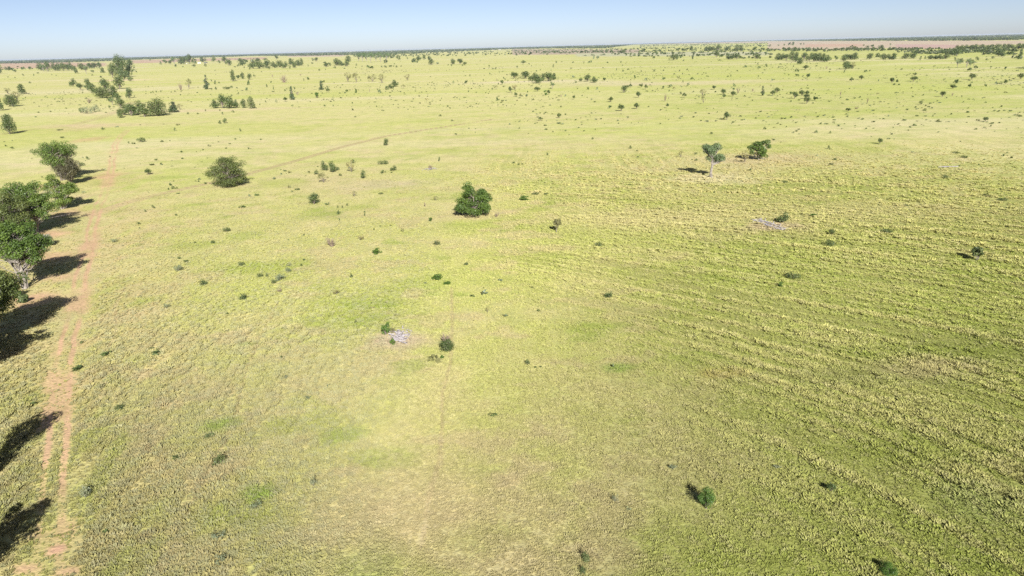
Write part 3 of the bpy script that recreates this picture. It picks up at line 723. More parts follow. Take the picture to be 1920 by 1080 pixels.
def build_grass():
    gm = grass_mat()
    src = bpy.data.collections.new('tuft_sources')
    rng = np.random.default_rng(7)
    for i in range(5):
        V, Fc = tuft(rng, 15, .27, .05, .30)
        src.objects.link(bpy.data.objects.new('tuft_%d' % i, mesh_from('tuft', V, Fc, [gm])))
    # positions: denser near the viewer
    P = []
    def zone(r0, r1, sp, a=38.5):
        n = int(math.radians(2 * a) * .5 * (r1 * r1 - r0 * r0) / (sp * sp))
        r = np.sqrt(r0 * r0 + (r1 * r1 - r0 * r0) * rng.random(n)); t = np.radians(a) * (2 * rng.random(n) - 1)
        P.append(np.stack([r * np.sin(t), r * np.cos(t), np.full(n, sp)], -1))
    zone(38, 70, .27, 48)
    zone(70, 110, .29, 41); zone(110, 160, .38); zone(160, 230, .55); zone(230, 430, .92)
    P = np.concatenate(P)
    c, cs, bare_, hgt = cover(P[:, 0], P[:, 1])
    cl = fbm(P[:, 0] / 1.6, P[:, 1] / 1.6, 81, 2)
    r = np.hypot(P[:, 0], P[:, 1])
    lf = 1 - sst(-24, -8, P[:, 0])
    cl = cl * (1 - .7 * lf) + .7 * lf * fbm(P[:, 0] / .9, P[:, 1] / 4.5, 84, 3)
    fade = 1 - sst(200, 430, r + 60 * (fbm(P[:, 0] / 60, P[:, 1] / 60, 83, 2) - .5)) * .97
    keep = rng.random(len(P)) < (1 - .97 * np.minimum(bare_ * 1.12, 1)) * (.55 + .28 * (1 - lf) + .5 * sst(.25, .6, cl)) * fade
    P, c, hgt, cl, r, lf = P[keep], c[keep], hgt[keep], cl[keep], r[keep], lf[keep]
    azp = np.arctan2(P[:, 0], P[:, 1])
    hgt = hgt * (1 + .06 * sst(.1, .45, azp) * (1 - sst(95, 150, r)) + .5 * lf * (1 - sst(130, 260, r)))
    sc = hgt * (.7 + .7 * rng.random(len(P))) * (.72 + .5 * sst(.3, .65, cl)) * (P[:, 2] / .52) ** .5 * 1.2 * (1 - .62 * sst(170, 420, r))
    v = .88 + .24 * rng.random((len(P), 1))
    strawy = (rng.random(len(P)) < .22)[:, None]
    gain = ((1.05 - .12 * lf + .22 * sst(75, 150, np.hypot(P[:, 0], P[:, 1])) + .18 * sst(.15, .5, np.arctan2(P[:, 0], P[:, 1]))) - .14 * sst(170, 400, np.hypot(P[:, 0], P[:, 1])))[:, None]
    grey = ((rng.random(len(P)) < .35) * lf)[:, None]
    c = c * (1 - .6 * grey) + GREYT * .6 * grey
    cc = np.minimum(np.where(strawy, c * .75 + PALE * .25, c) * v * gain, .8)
    me = bpy.data.meshes.new('grass')
    me.vertices.add(len(P))
    co = np.stack([P[:, 0], P[:, 1], .12 * (fbm(P[:, 0] / 9, P[:, 1] / 9, 61, 2) - .5)], -1)
    me.vertices.foreach_set('co', co.astype(np.float32).ravel())
    a = me.attributes.new('gcol', 'FLOAT_COLOR', 'POINT')
    a.data.foreach_set('color', np.concatenate([cc, np.ones((len(P), 1))], 1).astype(np.float32).ravel())
    a = me.attributes.new('sc', 'FLOAT', 'POINT')
    a.data.foreach_set('value', sc.astype(np.float32))
    me.materials.append(gm)
    o = link('grass', me)
    o['kind'] = 'stuff'
    o['label'] = 'dry and green grass tufts covering the plain'
    ng = bpy.data.node_groups.new('grass_tufts', 'GeometryNodeTree')
    ng.interface.new_socket('Geometry', in_out='INPUT', socket_type='NodeSocketGeometry')
    ng.interface.new_socket('Geometry', in_out='OUTPUT', socket_type='NodeSocketGeometry')
    gi = ng.nodes.new('NodeGroupInput'); go = ng.nodes.new('NodeGroupOutput')
    ip = ng.nodes.new('GeometryNodeInstanceOnPoints')
    ci = ng.nodes.new('GeometryNodeCollectionInfo'); ci.inputs['Collection'].default_value = src
    ci.inputs['Separate Children'].default_value = True; ci.inputs['Reset Children'].default_value = True
    ip.inputs['Pick Instance'].default_value = True
    rv = ng.nodes.new('FunctionNodeRandomValue'); rv.data_type = 'FLOAT_VECTOR'
    rv.inputs[0].default_value = (-.12, -.12, 0); rv.inputs[1].default_value = (.12, .12, 6.283)
    na = ng.nodes.new('GeometryNodeInputNamedAttribute'); na.data_type = 'FLOAT'; na.inputs[0].default_value = 'sc'
    L = ng.links.new
    L(gi.outputs[0], ip.inputs['Points']); L(ci.outputs[0], ip.inputs['Instance'])
    L(rv.outputs[0], ip.inputs['Rotation']); L(na.outputs[0], ip.inputs['Scale'])
    L(ip.outputs[0], go.inputs[0])
    md = o.modifiers.new('tufts', 'NODES'); md.node_group = ng
    print('tufts', len(P))
build_grass()

# ------------------------------------------------------------------ hand-built trees
HERO = []      # (px, py, phrase) used as landmarks in the labels
def hero_tree(name, px, py, hpx, wpx, lobes, n, size, mat, label, bark=BARK, tr=.03, fork=.3, stems=1, trunk_top=.55, base=None, group='large trees of the near plain', seed=1, h=None, wm=None, out=.5, dead=0, zmin=.0):
    P = at(px, py) if base is None else np.array(base)
    P[2] = 0
    H = h or tall(P, hpx)
    W = wm or wpx * depth(P) / F
    H *= 1.08; W *= 1.22
    rng = np.random.default_rng(seed)
    S = np.array([W, W, H])
    sL = [(l[0] * W, l[1] * W, l[2] * H, l[3] * W * 1.22, l[4] * W * 1.22, l[5] * H * 1.15) for l in lobes]
    root = thing(name, tuple(P), label, 'tree', group)
    V, Fc, mi, tt = [], [], [], []
    Q, ti = leaves(sL, int(n * 2.0), size * .84, rng, out, .6)
    Q[:, 2] = np.maximum(Q[:, 2], zmin * H + .02)
    add_leaves(V, Fc, mi, tt, Q, ti, 0)
    link('crown', mesh_from('crown', V, Fc, [mat], None, tt), root)
    parts = []
    R = tr * H * .8
    for s in range(stems):
        a = 2 * math.pi * s / max(stems, 1) + .6
        sp = (.05 * W if stems > 1 else 0)
        top = np.array([sp * 2.2 * math.cos(a), sp * 2.2 * math.sin(a), trunk_top * H])
        b0 = np.array([sp * .5 * math.cos(a), sp * .5 * math.sin(a), -.15])
        pts = [b0 + (top - b0) * q + rng.normal(size=3) * .012 * H * (q > 0) for q in (0, .2, .45, .7, 1)]
        parts.append(tube(pts, [R * 1.4, R, R * .85, R * .7, R * .45], 8))
        for i, l in enumerate(sL):
            if i % stems != s: continue
            k = min(4, max(1, int(round(4 * min(1, max(fork, l[2] / H - .2) / max(trunk_top, .01))))))
            p0 = pts[k]; p1 = np.array(l[:3])
            m = (p0 + p1) / 2 + rng.normal(size=3) * .03 * H + np.array([0, 0, -.03 * H])
            parts.append(tube([p0, m, p1], [R * .5, R * .32, R * .08], 5))
            for _ in range(2):
                e = p1 + rng.normal(size=3) * np.array(l[3:6]) * .7
                parts.append(tube([m, (m + e) / 2 + rng.normal(size=3) * .02 * H, e], [R * .22, R * .14, R * .04], 4))
    tv, tf = join(parts)
    link('trunk', mesh_from('trunk', tv, tf, [bark], smooth=True), root)
    if dead:
        parts = []
        for i in range(dead):
            t = rng.random() * 6.28; z = H * (.25 + .4 * rng.random())
            p0 = np.array([0, 0, z * .7]); e = np.array([W * .42 * math.cos(t), W * .42 * math.sin(t), z + .16 * H])
            m = (p0 + e) / 2 + rng.normal(size=3) * .05 * W
            parts.append(tube([p0, m, e], [R * .45, R * .3, R * .1], 5))
            parts.append(tube([m, e + rng.normal(size=3) * .12 * W], [R * .25, R * .06], 4))
        link('dead_limbs', mesh_from('dead_limbs', *join(parts), [DEAD], smooth=True), root)
    return root

def blob(rng, n, env, r0, r1, flat=.8):
    """n lumps inside ellipsoids env = [(x, y, z, rx, ry, rz, weight)]"""
    w = np.array([e[6] for e in env]); w = w / w.sum()
    out = []
    for i in range(n):
        e = env[rng.choice(len(env), p=w)]
        d = rng.normal(size=3); d /= np.linalg.norm(d)
        q = rng.random() ** (1 / 2.2)
        r = r0 + (r1 - r0) * rng.random()
        out.append((e[0] + d[0] * e[3] * q, e[1] + d[1] * e[4] * q, max(e[2] + d[2] * e[5] * q, .05), r, r, r * flat))
    return out

def heroes():
    R = np.random.default_rng
    r = R(11)   # lone gum: separate blue-green clumps on a straight pale trunk
    E = [(-.20, 0, .82, .22, .25, .10, 3), (.10, .05, .86, .14, .2, .09, 1.5), (0, 0, .66, .16, .2, .09, 1.6), (.27, 0, .58, .18, .2, .08, 2), (-.08, .1, .55, .2, .2, .06, 1.4)]
    hero_tree('gum_tree', 1333, 333, 60, 43, blob(r, 34, E, .085, .14, .6), 4200, .20, LM['g'], 'tall gum with pale straight trunk and clumped blue-green crown, alone on the open grass', PALEBARK, .044, .45, trunk_top=.8, seed=3)
    # two-lobed green tree in the middle
    E = [(-.12, 0, .60, .16, .24, .34, 3.4), (.25, 0, .48, .18, .24, .26, 2.8), (-.28, 0, .34, .16, .2, .24, 2), (0, -.1, .24, .4, .4, .2, 4), (.05, .0, .42, .3, .3, .26, 3)]
    hero_tree('bush_tree', 890, 404, 60, 62, blob(r, 100, E, .07, .11, .8), 9500, .19, LM['h'], 'big leafy green tree with two uneven humps, foliage down to bare brown ground', BARK, .028, .2, stems=3, seed=5)
    E = [(0, 0, .46, .40, .40, .40, 6), (0, 0, .2, .36, .36, .14, 3), (-.16, 0, .62, .2, .25, .24, 1.2), (.17, 0, .62, .2, .25, .24, 1.2), (0, 0, .8, .24, .24, .14, 1.5), (-.44, 0, .38, .08, .1, .08, .5)]
    hero_tree('bush_tree', 431, 350, 55, 64, blob(r, 120, E, .07, .11, .8), 11000, .18, LM['q'], 'big round olive-green tree with short pale trunk beside the faint vehicle path', BARK, .028, .1, seed=6)
    E = [(0, 0, .5, .3, .3, .36, 5), (-.3, 0, .5, .12, .2, .2, 1.4), (.15, 0, .78, .2, .2, .14, 2), (.25, 0, .45, .16, .2, .3, 2)]
    hero_tree('bush_tree', 1422, 300, 39, 40, blob(r, 42, E, .07, .12, .8), 3200, .22, LM['h'], 'leafy dark green tree with pale trunk behind a small olive tree, near the lone gum', PALEBARK, .03, .1, seed=8)
    # the row of gums down the left edge
    E = [(-.1, 0, .55, .3, .35, .3, 4), (.15, 0, .72, .28, .3, .2, 3), (-.3, 0, .62, .18, .25, .2, 2), (.05, 0, .35, .3, .3, .2, 2)]
    hero_tree('gum_tree', 118, 338, 76, 66, blob(r, 80, E, .07, .12, .75), 9000, .20, LM['h'], 'tall leafy green gum at the far end of the row beside the red wheel track', BARK, .025, .2, stems=2, seed=21)
    E = [(0, 0, .5, .35, .35, .35, 4), (.2, 0, .5, .25, .3, .25, 2)]
    hero_tree('bush_tree', 133, 346, 56, 48, blob(r, 44, E, .07, .12, .8), 5000, .20, leaf_mat('brownish_foliage', (.09, .085, .05), (.165, .15, .075)), 'brownish dark tree against the tall green gum where the track-side row ends', BARK, .028, .1, seed=22)
    E = [(-.1, 0, .7, .3, .3, .22, 3), (.25, 0, .55, .25, .3, .14, 2), (-.15, 0, .4, .3, .3, .14, 2), (.1, 0, .25, .3, .3, .1, 1.5)]
    hero_tree('small_gum', 118, 392, 62, 50, blob(r, 60, E, .08, .13, .55), 7000, .19, LM['h'], 'bright green layered tree between the two biggest track-side gums', PALEBARK, .022, .2, stems=2, seed=23)
    E = [(-.1, 0, .72, .3, .35, .2, 4), (.15, 0, .6, .3, .3, .25, 3), (-.25, 0, .45, .25, .3, .2, 2), (.3, 0, .45, .15, .25, .15, 1), (0, 0, .4, .3, .35, .2, 2)]
    hero_tree('gum_tree', 66, 438, 100, 88, blob(r, 120, E, .06, .10, .75), 13500, .19, LM['h'], 'very large gum with pale leaning limbs, tallest in the track-side row', PALEBARK, .022, .2, stems=3, dead=4, seed=24)
    E = [(0, 0, .6, .34, .35, .3, 4), (-.2, 0, .75, .25, .3, .2, 2), (.1, 0, .35, .3, .3, .2, 2)]
    hero_tree('gum_tree', 22, 452, 88, 82, blob(r, 100, E, .07, .11, .75), 11500, .19, LM['q'], 'dull green gum behind and beside the gum with pale leaning limbs', BARK, .024, .2, stems=2, seed=25)
    E = [(-.15, 0, .68, .35, .4, .22, 4), (.25, 0, .62, .22, .3, .2, 2.5), (0, 0, .86, .25, .3, .1, 2), (-.1, .2, .45, .3, .3, .16, 1.6)]
    hero_tree('gum_tree', 48, 541, 116, 100, blob(r, 116, E, .06, .10, .75), 13500, .18, LM['h'], 'leafy gum with several slim white stems showing at its foot beside the track', PALEBARK, .019, .3, stems=4, trunk_top=.6, seed=26)
    E = [(0, 0, .6, .34, .35, .3, 4), (.2, 0, .7, .2, .3, .2, 2), (-.2, 0, .45, .25, .3, .2, 2)]
    hero_tree('gum_tree', -8, 640, 62, 100, blob(r, 100, E, .07, .11, .75), 11000, .18, LM['q'], 'dark gum cut by the picture edge, casting the broad black shadow on the grass', BARK, .024, .2, stems=2, seed=27, h=12.5, wm=11)
    hero_tree('gum_tree', -45, 672, 62, 100, blob(r, 60, E, .06, .10, .7), 6000, .18, LM['q'], 'gum outside the picture between the two that cast the broad black shadow', BARK, .024, .2, stems=2, seed=33, h=13, wm=11)
    hero_tree('gum_tree', -70, 720, 62, 100, blob(r, 60, E, .06, .10, .7), 6000, .18, LM['q'], 'gum just outside the picture whose shadow joins the broad black one', BARK, .024, .2, stems=2, seed=28, h=12, wm=10)
    hero_tree('gum_tree', -60, 940, 62, 100, blob(r, 40, [(0, 0, .6, .2, .2, .34, 4), (.1, 0, .75, .2, .2, .15, 2)], .06, .09, .7), 1500, .18, LM['q'], 'gum outside the picture whose long shadow reaches the red wheel track', BARK, .024, .2, stems=2, seed=29, h=11.5, wm=7.5)
    hero_tree('gum_tree', -70, 1130, 62, 100, blob(r, 40, E, .06, .09, .7), 1500, .18, LM['q'], 'gum outside the picture whose shadow lies in its lower corner', BARK, .024, .2, stems=2, seed=30, h=9, wm=6)
    # trees with their own look
    E = [(0, 0, .68, .34, .36, .22, 4), (-.26, 0, .5, .2, .24, .14, 2), (.2, 0, .45, .2, .26, .16, 1.5)]
    hero_tree('open_tree', 1832, 489, 27, 20, blob(r, 26, E, .08, .13, .7), 1700, .16, LM['d'], 'small green tree with bare lower branches and a long narrow shadow beside it', PALEBARK, .025, .2, stems=3, seed=31)
    E = [(0, 0, .62, .2, .3, .28, 4), (.16, 0, .7, .2, .3, .18, 2), (-.16, 0, .58, .18, .26, .18, 2)]
    hero_tree('open_tree', 1044, 435, 25, 18, blob(r, 24, E, .09, .14, .7), 800, .13, LM['o'], 'small thin olive-brown tree on a slim pale stem with a dark shadow pool', PALEBARK, .03, .3, trunk_top=.6, seed=32)
    # bright shrubs at the foot of the white-stemmed gum
    for px, py, h_, w_, lb in ((14, 545, 20, 22, 'light green bush at the picture edge beside the white-stemmed gum'), (26, 560, 34, 30, 'bright green bush just below the white-stemmed gum'), (43, 568, 18, 20, 'dark low bush at the foot of the white-stemmed gum, near bare red earth'), (84, 462, 22, 36, 'grey-green bush tangled with bleached limbs below the tallest gum')):
        E = [(0, 0, .45, .34, .34, .3, 4)]
        k = {14: 'b', 26: 'b', 43: 's', 84: 'v'}[px]
        hero_tree('bush', px, py, h_, w_, blob(r, 20, E, .1, .16, .9), 1300, .16, LM[k], lb, BARK, .03, .1, group='bushes under the track-side gums', seed=40 + px)['category'] = 'bush'
heroes()

# ------------------------------------------------------------------ fallen timber
def timber(name, px, py, lx, ly, n, label, seed, rot=0.0, big=0):
    rng = np.random.default_rng(seed)
    P = at(px, py); P[2] = 0
    root = thing(name, tuple(P), label, 'branch heap', None, rot)
    parts = []
    for i in range(n):
        c = np.array([rng.normal() * lx * .27, rng.normal() * ly * .27, .12 + .35 * rng.random() * (1 - min(1, abs(rng.normal()) * .5))])
        a = rng.normal() * .8; L = (.6 + 1.5 * rng.random()) * (1.5 if lx > 4.5 else 1)
        d = np.array([math.cos(a), math.sin(a), .18 * rng.normal()])
        q = .05 + .07 * rng.random()
        m = c + rng.normal(size=3) * .12
        parts.append(tube([c - d * L / 2, m, c + d * L / 2], [q, q * .8, q * .35], 5))
        if rng.random() < .6:
            e = m + np.array([math.cos(a + .8), math.sin(a + .8), .2]) * L * .4
            parts.append(tube([m, e], [q * .6, q * .2], 4))
    link('branches', mesh_from('branches', *join(parts), [DEAD], smooth=True), root)
    if big:
        parts = []
        for i in range(big):
            y = (i - (big - 1) / 2) * ly * .35
            p = [np.array([-lx * .55 + .6 * i, y, .25]), np.array([-lx * .15, y + .3 * rng.normal(), .32]), np.array([lx * .25, y - .2, .3]), np.array([lx * .6 - .4 * i, y - .5, .45])]
            parts.append(tube(p, [.10, .17, .18, .12], 7))
        link('trunk', mesh_from('trunk', *join(parts), [DEAD], smooth=True), root)
    return root
timber('branch_heap', 750, 631, 2.5, 5.6, 70, 'heap of bleached grey dead branches lying beside bright green bushes', 3, 0)
q0, q1 = at(1414, 413), at(1467, 431)
timber('fallen_tree', 1441, 422, float(np.hypot(*(q1 - q0)[:2])), 3.4, 40, 'fallen grey dead trees lying on the grass below a round dark tree', 4, math.atan2(q1[1] - q0[1], q1[0] - q0[0]), big=2)['category'] = 'fallen tree'
timber('fallen_log', 1776, 314, 6, 1.4, 5, 'single pale fallen log on the open green grass', 5, 0, big=1)['category'] = 'log'
timber('dead_limbs', 70, 446, 7, 4, 22, 'bleached fallen limbs under the tallest track-side gum', 6, .4)
timber('branch_heap', 806, 318, 6, 5, 16, 'few scattered grey sticks lying on open grass beyond the two-humped tree', 8, .1)

# ------------------------------------------------------------------ farm buildings
def plain_mat(name, c, rough=.7):
    m, t, out = new_mat(name)
    n = N(t, 'ShaderNodeTexNoise'); n.inputs['Scale'].default_value = .8
    b = N(t, 'ShaderNodeBsdfPrincipled'); b.inputs['Roughness'].default_value = rough
    t.links.new(mixc(t, tuple(x * .85 for x in c), c, n.outputs['Fac']), b.inputs['Base Color'])
    t.links.new(b.outputs[0], out.inputs[0])
    return m
M_WHITE = plain_mat('white_sheeting', (.78, .78, .76)); M_TIN = plain_mat('pale_tin_roof', (.62, .64, .66), .45)
M_DARK = plain_mat('dark_roof', (.07, .08, .10)); M_WALL = plain_mat('grey_brown_wall', (.35, .32, .28)); M_GLASS = plain_mat('dark_opening', (.03, .03, .035), .3)  # the wall material is one even grey-brown

def box(x0, x1, y0, y1, z0, z1):
    V = [(x, y, z) for z in (z0, z1) for x, y in ((x0, y0), (x1, y0), (x1, y1), (x0, y1))]
    return V, [(3, 2, 1, 0), (4, 5, 6, 7), (0, 1, 5, 4), (1, 2, 6, 5), (2, 3, 7, 6), (3, 0, 4, 7)]

def building(name, px, py, w, d, hw, hr, wall, roof, label, rz, doors):
    P = at(px, py); P[2] = 0
    root = thing(name, tuple(P), label, 'building', 'farm buildings at the edge of the plain', rz)
    V, Fc = box(-w / 2, w / 2, -d / 2, d / 2, -.2, hw)
    g = [(-w / 2, -d / 2, hw), (-w / 2, d / 2, hw), (-w / 2, 0, hr - .1), (w / 2, -d / 2, hw), (w / 2, d / 2, hw), (w / 2, 0, hr - .1)]
    link('wall', mesh_from('wall', *join([(V, Fc), (g, [(0, 2, 1), (3, 4, 5)])]), [wall]), root)
    e = .6; t = .15
    sl = (hr - hw) / (d / 2)
    ze = hw - e * sl + .02
    V = [(-w / 2 - e, -d / 2 - e, ze), (w / 2 + e, -d / 2 - e, ze), (w / 2 + e, 0, hr), (-w / 2 - e, 0, hr), (w / 2 + e, d / 2 + e, ze), (-w / 2 - e, d / 2 + e, ze)]
    V += [(a, b, c + t) for a, b, c in V]
    link('roof', mesh_from('roof', V, [(6, 7, 8, 9), (9, 8, 10, 11), (3, 2, 1, 0), (5, 4, 2, 3), (0, 1, 7, 6), (4, 5, 11, 10), (1, 2, 8, 7), (2, 4, 10, 8), (3, 0, 6, 9), (5, 3, 9, 11)], [roof]), root)
    for nm, x0, x1, z0, z1 in doors:
        link(nm, mesh_from(nm, *box(x0, x1, -d / 2 - .06, -d / 2 + .03, z0, z1), [M_GLASS]), root)
building('farm_shed', 374, 119.0, 15, 10, 4.2, 6.0, M_WHITE, M_TIN, 'white farm shed among the homestead trees', .15, (('door', -1.5, 1.5, 0, 3),))
building('farmhouse', 386, 118.6, 15, 11, 3.2, 5.6, M_WALL, M_DARK, 'dark-roofed farmhouse next to the white shed', -.1, (('window', -5, -3.5, 1, 2.2), ('door', -.6, .6, 0, 2.1), ('window', 3, 4.6, 1, 2.2)))
building('small_shed', 350.6, 119.5, 5, 4, 2.6, 3.3, M_WHITE, M_TIN, 'tiny white outbuilding among trees beside the bigger white shed', .1, (('door', -.6, .6, 0, 2),))
building('farm_shed', 473, 115.4, 13, 8, 3.4, 4.8, M_WALL, M_TIN, 'pale-roofed shed half hidden by the dark trees at the farm', .1, (('door', -2, 2, 0, 2.8),))
building('farm_shed', 937, 93.5, 34, 22, 6, 9, M_WALL, M_TIN, 'pale-roofed shed far off in front of the blue woodland', 0, (('door', -3, 3, 0, 4),))
building('farm_shed', 925, 93.8, 40, 20, 5, 8, M_WALL, M_DARK, 'long dark shed far off in front of the blue woodland', 0, (('door', -3, 3, 0, 4),))

# ------------------------------------------------------------------ every surveyed plant
LAND = [(1333, 305, 'the lone pale-trunked gum'), (431, 325, 'the big round olive tree by the path'), (890, 378, 'the two-humped green tree'), (748, 630, 'the grey branch heap'),
    (1440, 420, 'the fallen grey trees'), (830, 172, 'the twin bright green trees'), (1005, 148, 'the long dark thicket'), (373, 115, 'the white farm shed'), (165, 207, 'the blue-grey shrub clump'),
    (430, 195, 'the line of round trees'), (690, 150, 'the pale olive trees'), (690, 112, 'the grey-green gum grove'), (1720, 128, 'the tall leaning plain tree'), (1495, 108, 'the long dark grove'),
    (1229, 188, 'the broad umbrella tree'), (1832, 478, 'the small tree with the long shadow'), (1140, 552, 'the lone bush in the striped grass'), (1322, 938, 'the sapling with the black shadow'),
    (1875, 174, 'the round tree with the black shadow'), (275, 205, 'the dark roadside thicket'), (225, 135, 'the big dark grove'), (1420, 282, 'the leafy tree behind the lone gum'), (1495, 180, 'the loose cluster of round trees'),
    (620, 318, 'the loose cluster of saplings'), (835, 645, 'the dark bush with a dead top'), (525, 515, 'the blue-green shrub pair'), (415, 862, 'the dark bush below the green patch'), (1405, 226, 'the leaning dark round tree'),
    (40, 480, 'the white-stemmed gum'), (106, 130, 'the trees before the red field'), (1275, 108, 'the square dark clump'), (1585, 122, 'the blunt dark tree on the plain'), (725, 268, 'the small square bush on the path'),
    (1488, 516, 'the dark low bush in the green grass'), (548, 176, 'the dark pointed tree'), (35, 190, 'the pair of trees near the edge'), (588, 374, 'the dark conical bush'), (1813, 120, 'the open gums on the plain'), (622, 457, 'the grey twiggy shrub')]
NAMES = dict(d=('bush_tree', 'dark bushy tree'), r=('round_tree', 'round dark tree'), o=('open_tree', 'thin olive tree'), g=('gum_tree', 'grey-green gum'), c=('pointed_tree', 'dark pointed tree'), b=('green_bush', 'bright green bush'), s=('shrub', 'dark shrub'), v=('grey_shrub', 'grey-green shrub'), x=('bare_shrub', 'leafless grey shrub'))
CATS = dict(d='tree', r='tree', o='tree', g='tree', c='tree', b='bush', s='shrub', v='shrub', x='dead shrub')
GROUPS = dict(tree='trees scattered over the plain', bush='bright green bushes on the plain', shrub='shrubs dotted over the grassland')
GROUPS['dead shrub'] = 'leafless shrubs on the grassland'
OWN = {(548, 187): 'dark pointed conifer-like tree with a flat shadow, far out on the pale grass'}
ORD = ['nearest', 'second', 'third', 'fourth', 'fifth', 'sixth', 'seventh', 'eighth', 'ninth', 'tenth', 'eleventh', 'twelfth', 'thirteenth', 'fourteenth']
DIRS = ['right of', 'beyond and right of', 'straight beyond', 'beyond and left of', 'left of', 'before and left of', 'straight before', 'before and right of']

items = []
for (ox, oy), s, txt in TILES:
    for e in txt.split():
        x, y, w_, h_, k = e.split(',')
        items.append([ox + float(x) * s, oy + float(y) * s, float(w_) * s, float(h_) * s, k])
def keyarea(i): return i[2] * i[3]
trees = sorted([i for i in items if CATS[i[4]] in ('tree', 'bush')], key=keyarea, reverse=True)
shrubs = sorted([i for i in items if CATS[i[4]] not in ('tree', 'bush')], key=keyarea, reverse=True)
rest = trees[330:] + shrubs[300:]
buckets = {}
for it in trees[:330] + shrubs[:300]:
    x, y, w_, h_, k = it
    cx, cy_ = x, y - h_ / 2
    # flattened rows far away: stretch the vertical distance when choosing the landmark
    best = min(LAND, key=lambda L: math.hypot(L[0] - cx, 1.6 * (L[1] - cy_)))
    a = math.atan2(best[1] - cy_, cx - best[0])
    dq = int(round(a / (math.pi / 4))) % 8
    size = 'big' if w_ * h_ > 420 else 'small' if w_ * h_ > 30 else 'tiny'
    it += [best, dq, size]
    buckets.setdefault((best[2], dq, k, size), []).append((math.hypot(best[0] - cx, best[1] - cy_), id(it)))
rank = {}
for b in buckets.values():
    for i, (_, q) in enumerate(sorted(b)): rank[q] = (i, len(b))

def place(it):
    x, y, w_, h_, k = it[:5]
    P = at(x, y)
    D = depth(P)
    sl = np.linalg.norm(P - CAM)
    sin, cos = CAM[2] / sl, math.sqrt(1 - (CAM[2] / sl) ** 2)
    W = w_ * D / F
    ext = h_ * D / F
    if k in 'sdvbxc':
        H = max(ext * .55, (ext - .22 * W * sin) / max(cos, .3))
        f = np.array([P[0], P[1], 0]); f /= np.linalg.norm(f)
        P = P + f * .24 * W
    else:
        H = tall(P, h_)
    P[2] = 0
    q = 1.28 if k == 'b' or y > 640 else 1.28 if w_ < 12 else 1.18
    return P, max(W, .35) * q, max(H, .3) * q

rngp = np.random.default_rng(99)
for it in trees[:330] + shrubs[:300]:
    P, W, H = place(it)
    k = it[4]
    hp = max(it[2], it[3])
    lod = 0 if hp < 9 else 1 if hp < 26 else 2
    nm, look = NAMES[k]
    cat = CATS[k]
    best, dq, size = it[5:8]
    i, tot = rank[id(it)]
    words = ORD[min(i, 13)] + ' ' if tot > 1 else ''
    dist = DIRS[dq]
    label = (words + size + ' ' + look + ' ' + dist + ' ' + best[2]).strip()
    a, b = lib(k, lod, int(rngp.integers(0, 4)))
    rz = rngp.random() * 6.283
    if b is None:
        o = link(nm, a)
        o.location = tuple(P); o.rotation_euler = (0, 0, rz)
        o['label'] = label; o['category'] = cat; o['group'] = GROUPS[cat]
    else:
        o = thing(nm, tuple(P), label, cat, GROUPS[cat], rz)
        link('crown', a, o); link('trunk', b, o)
    o.scale = (W, W * (.9 + .2 * rngp.random()), H)

# ------------------------------------------------------------------ stuff: far woodland, far scrub, tiny scrub on the plain
def tiny(kind, rng, n, size):
    lobes = lobes_for(kind, rng, 5)
    Q, ti = leaves(lobes, n, size, rng, .6, .4)
    Q[:, 2] = np.maximum(Q[:, 2], .0)
    return Q, ti

def scatter(name, label, pts, mats, seed, n=34, size=.17, kinds='drd'):
    """pts: x, y, w, h, material index; one mesh of many small crowns"""
    rng = np.random.default_rng(seed)
    lib_ = [tiny(kinds[i % len(kinds)], rng, n, size) for i in range(9)]
    pts = np.asarray(pts, float)
    VV, TT, MI = [], [], []
    for j, (x, y, W, H, m) in enumerate(pts):
        Q, ti = lib_[j % 9]
        a = rng.random() * 6.283
        c, s = math.cos(a), math.sin(a)
        q = np.empty_like(Q)
        q[:, 0] = (Q[:, 0] * c - Q[:, 1] * s) * W + x
        q[:, 1] = (Q[:, 0] * s + Q[:, 1] * c) * W + y
        q[:, 2] = Q[:, 2] * H
        VV.append(q); TT.append(np.clip(ti + .3 * (rng.random() - .5), 0, 1)); MI.append(np.full(len(ti), int(m)))
    V = np.concatenate(VV).astype(np.float32); T = np.concatenate(TT).astype(np.float32); I = np.concatenate(MI).astype(np.int32)
    me = bpy.data.meshes.new(name)
    nf = len(T)
    me.vertices.add(len(V)); me.vertices.foreach_set('co', V.ravel())
    me.loops.add(nf * 4); me.loops.foreach_set('vertex_index', np.arange(nf * 4, dtype=np.int32))
    me.polygons.add(nf); me.polygons.foreach_set('loop_start', np.arange(nf, dtype=np.int32) * 4)
    me.update(calc_edges=True)
    for m in mats: me.materials.append(m)
    me.polygons.foreach_set('material_index', I)
    a = me.attributes.new('tint', 'FLOAT', 'FACE'); a.data.foreach_set('value', T)
    o = link(name, me)
    o['kind'] = 'stuff'; o['label'] = label
    return o

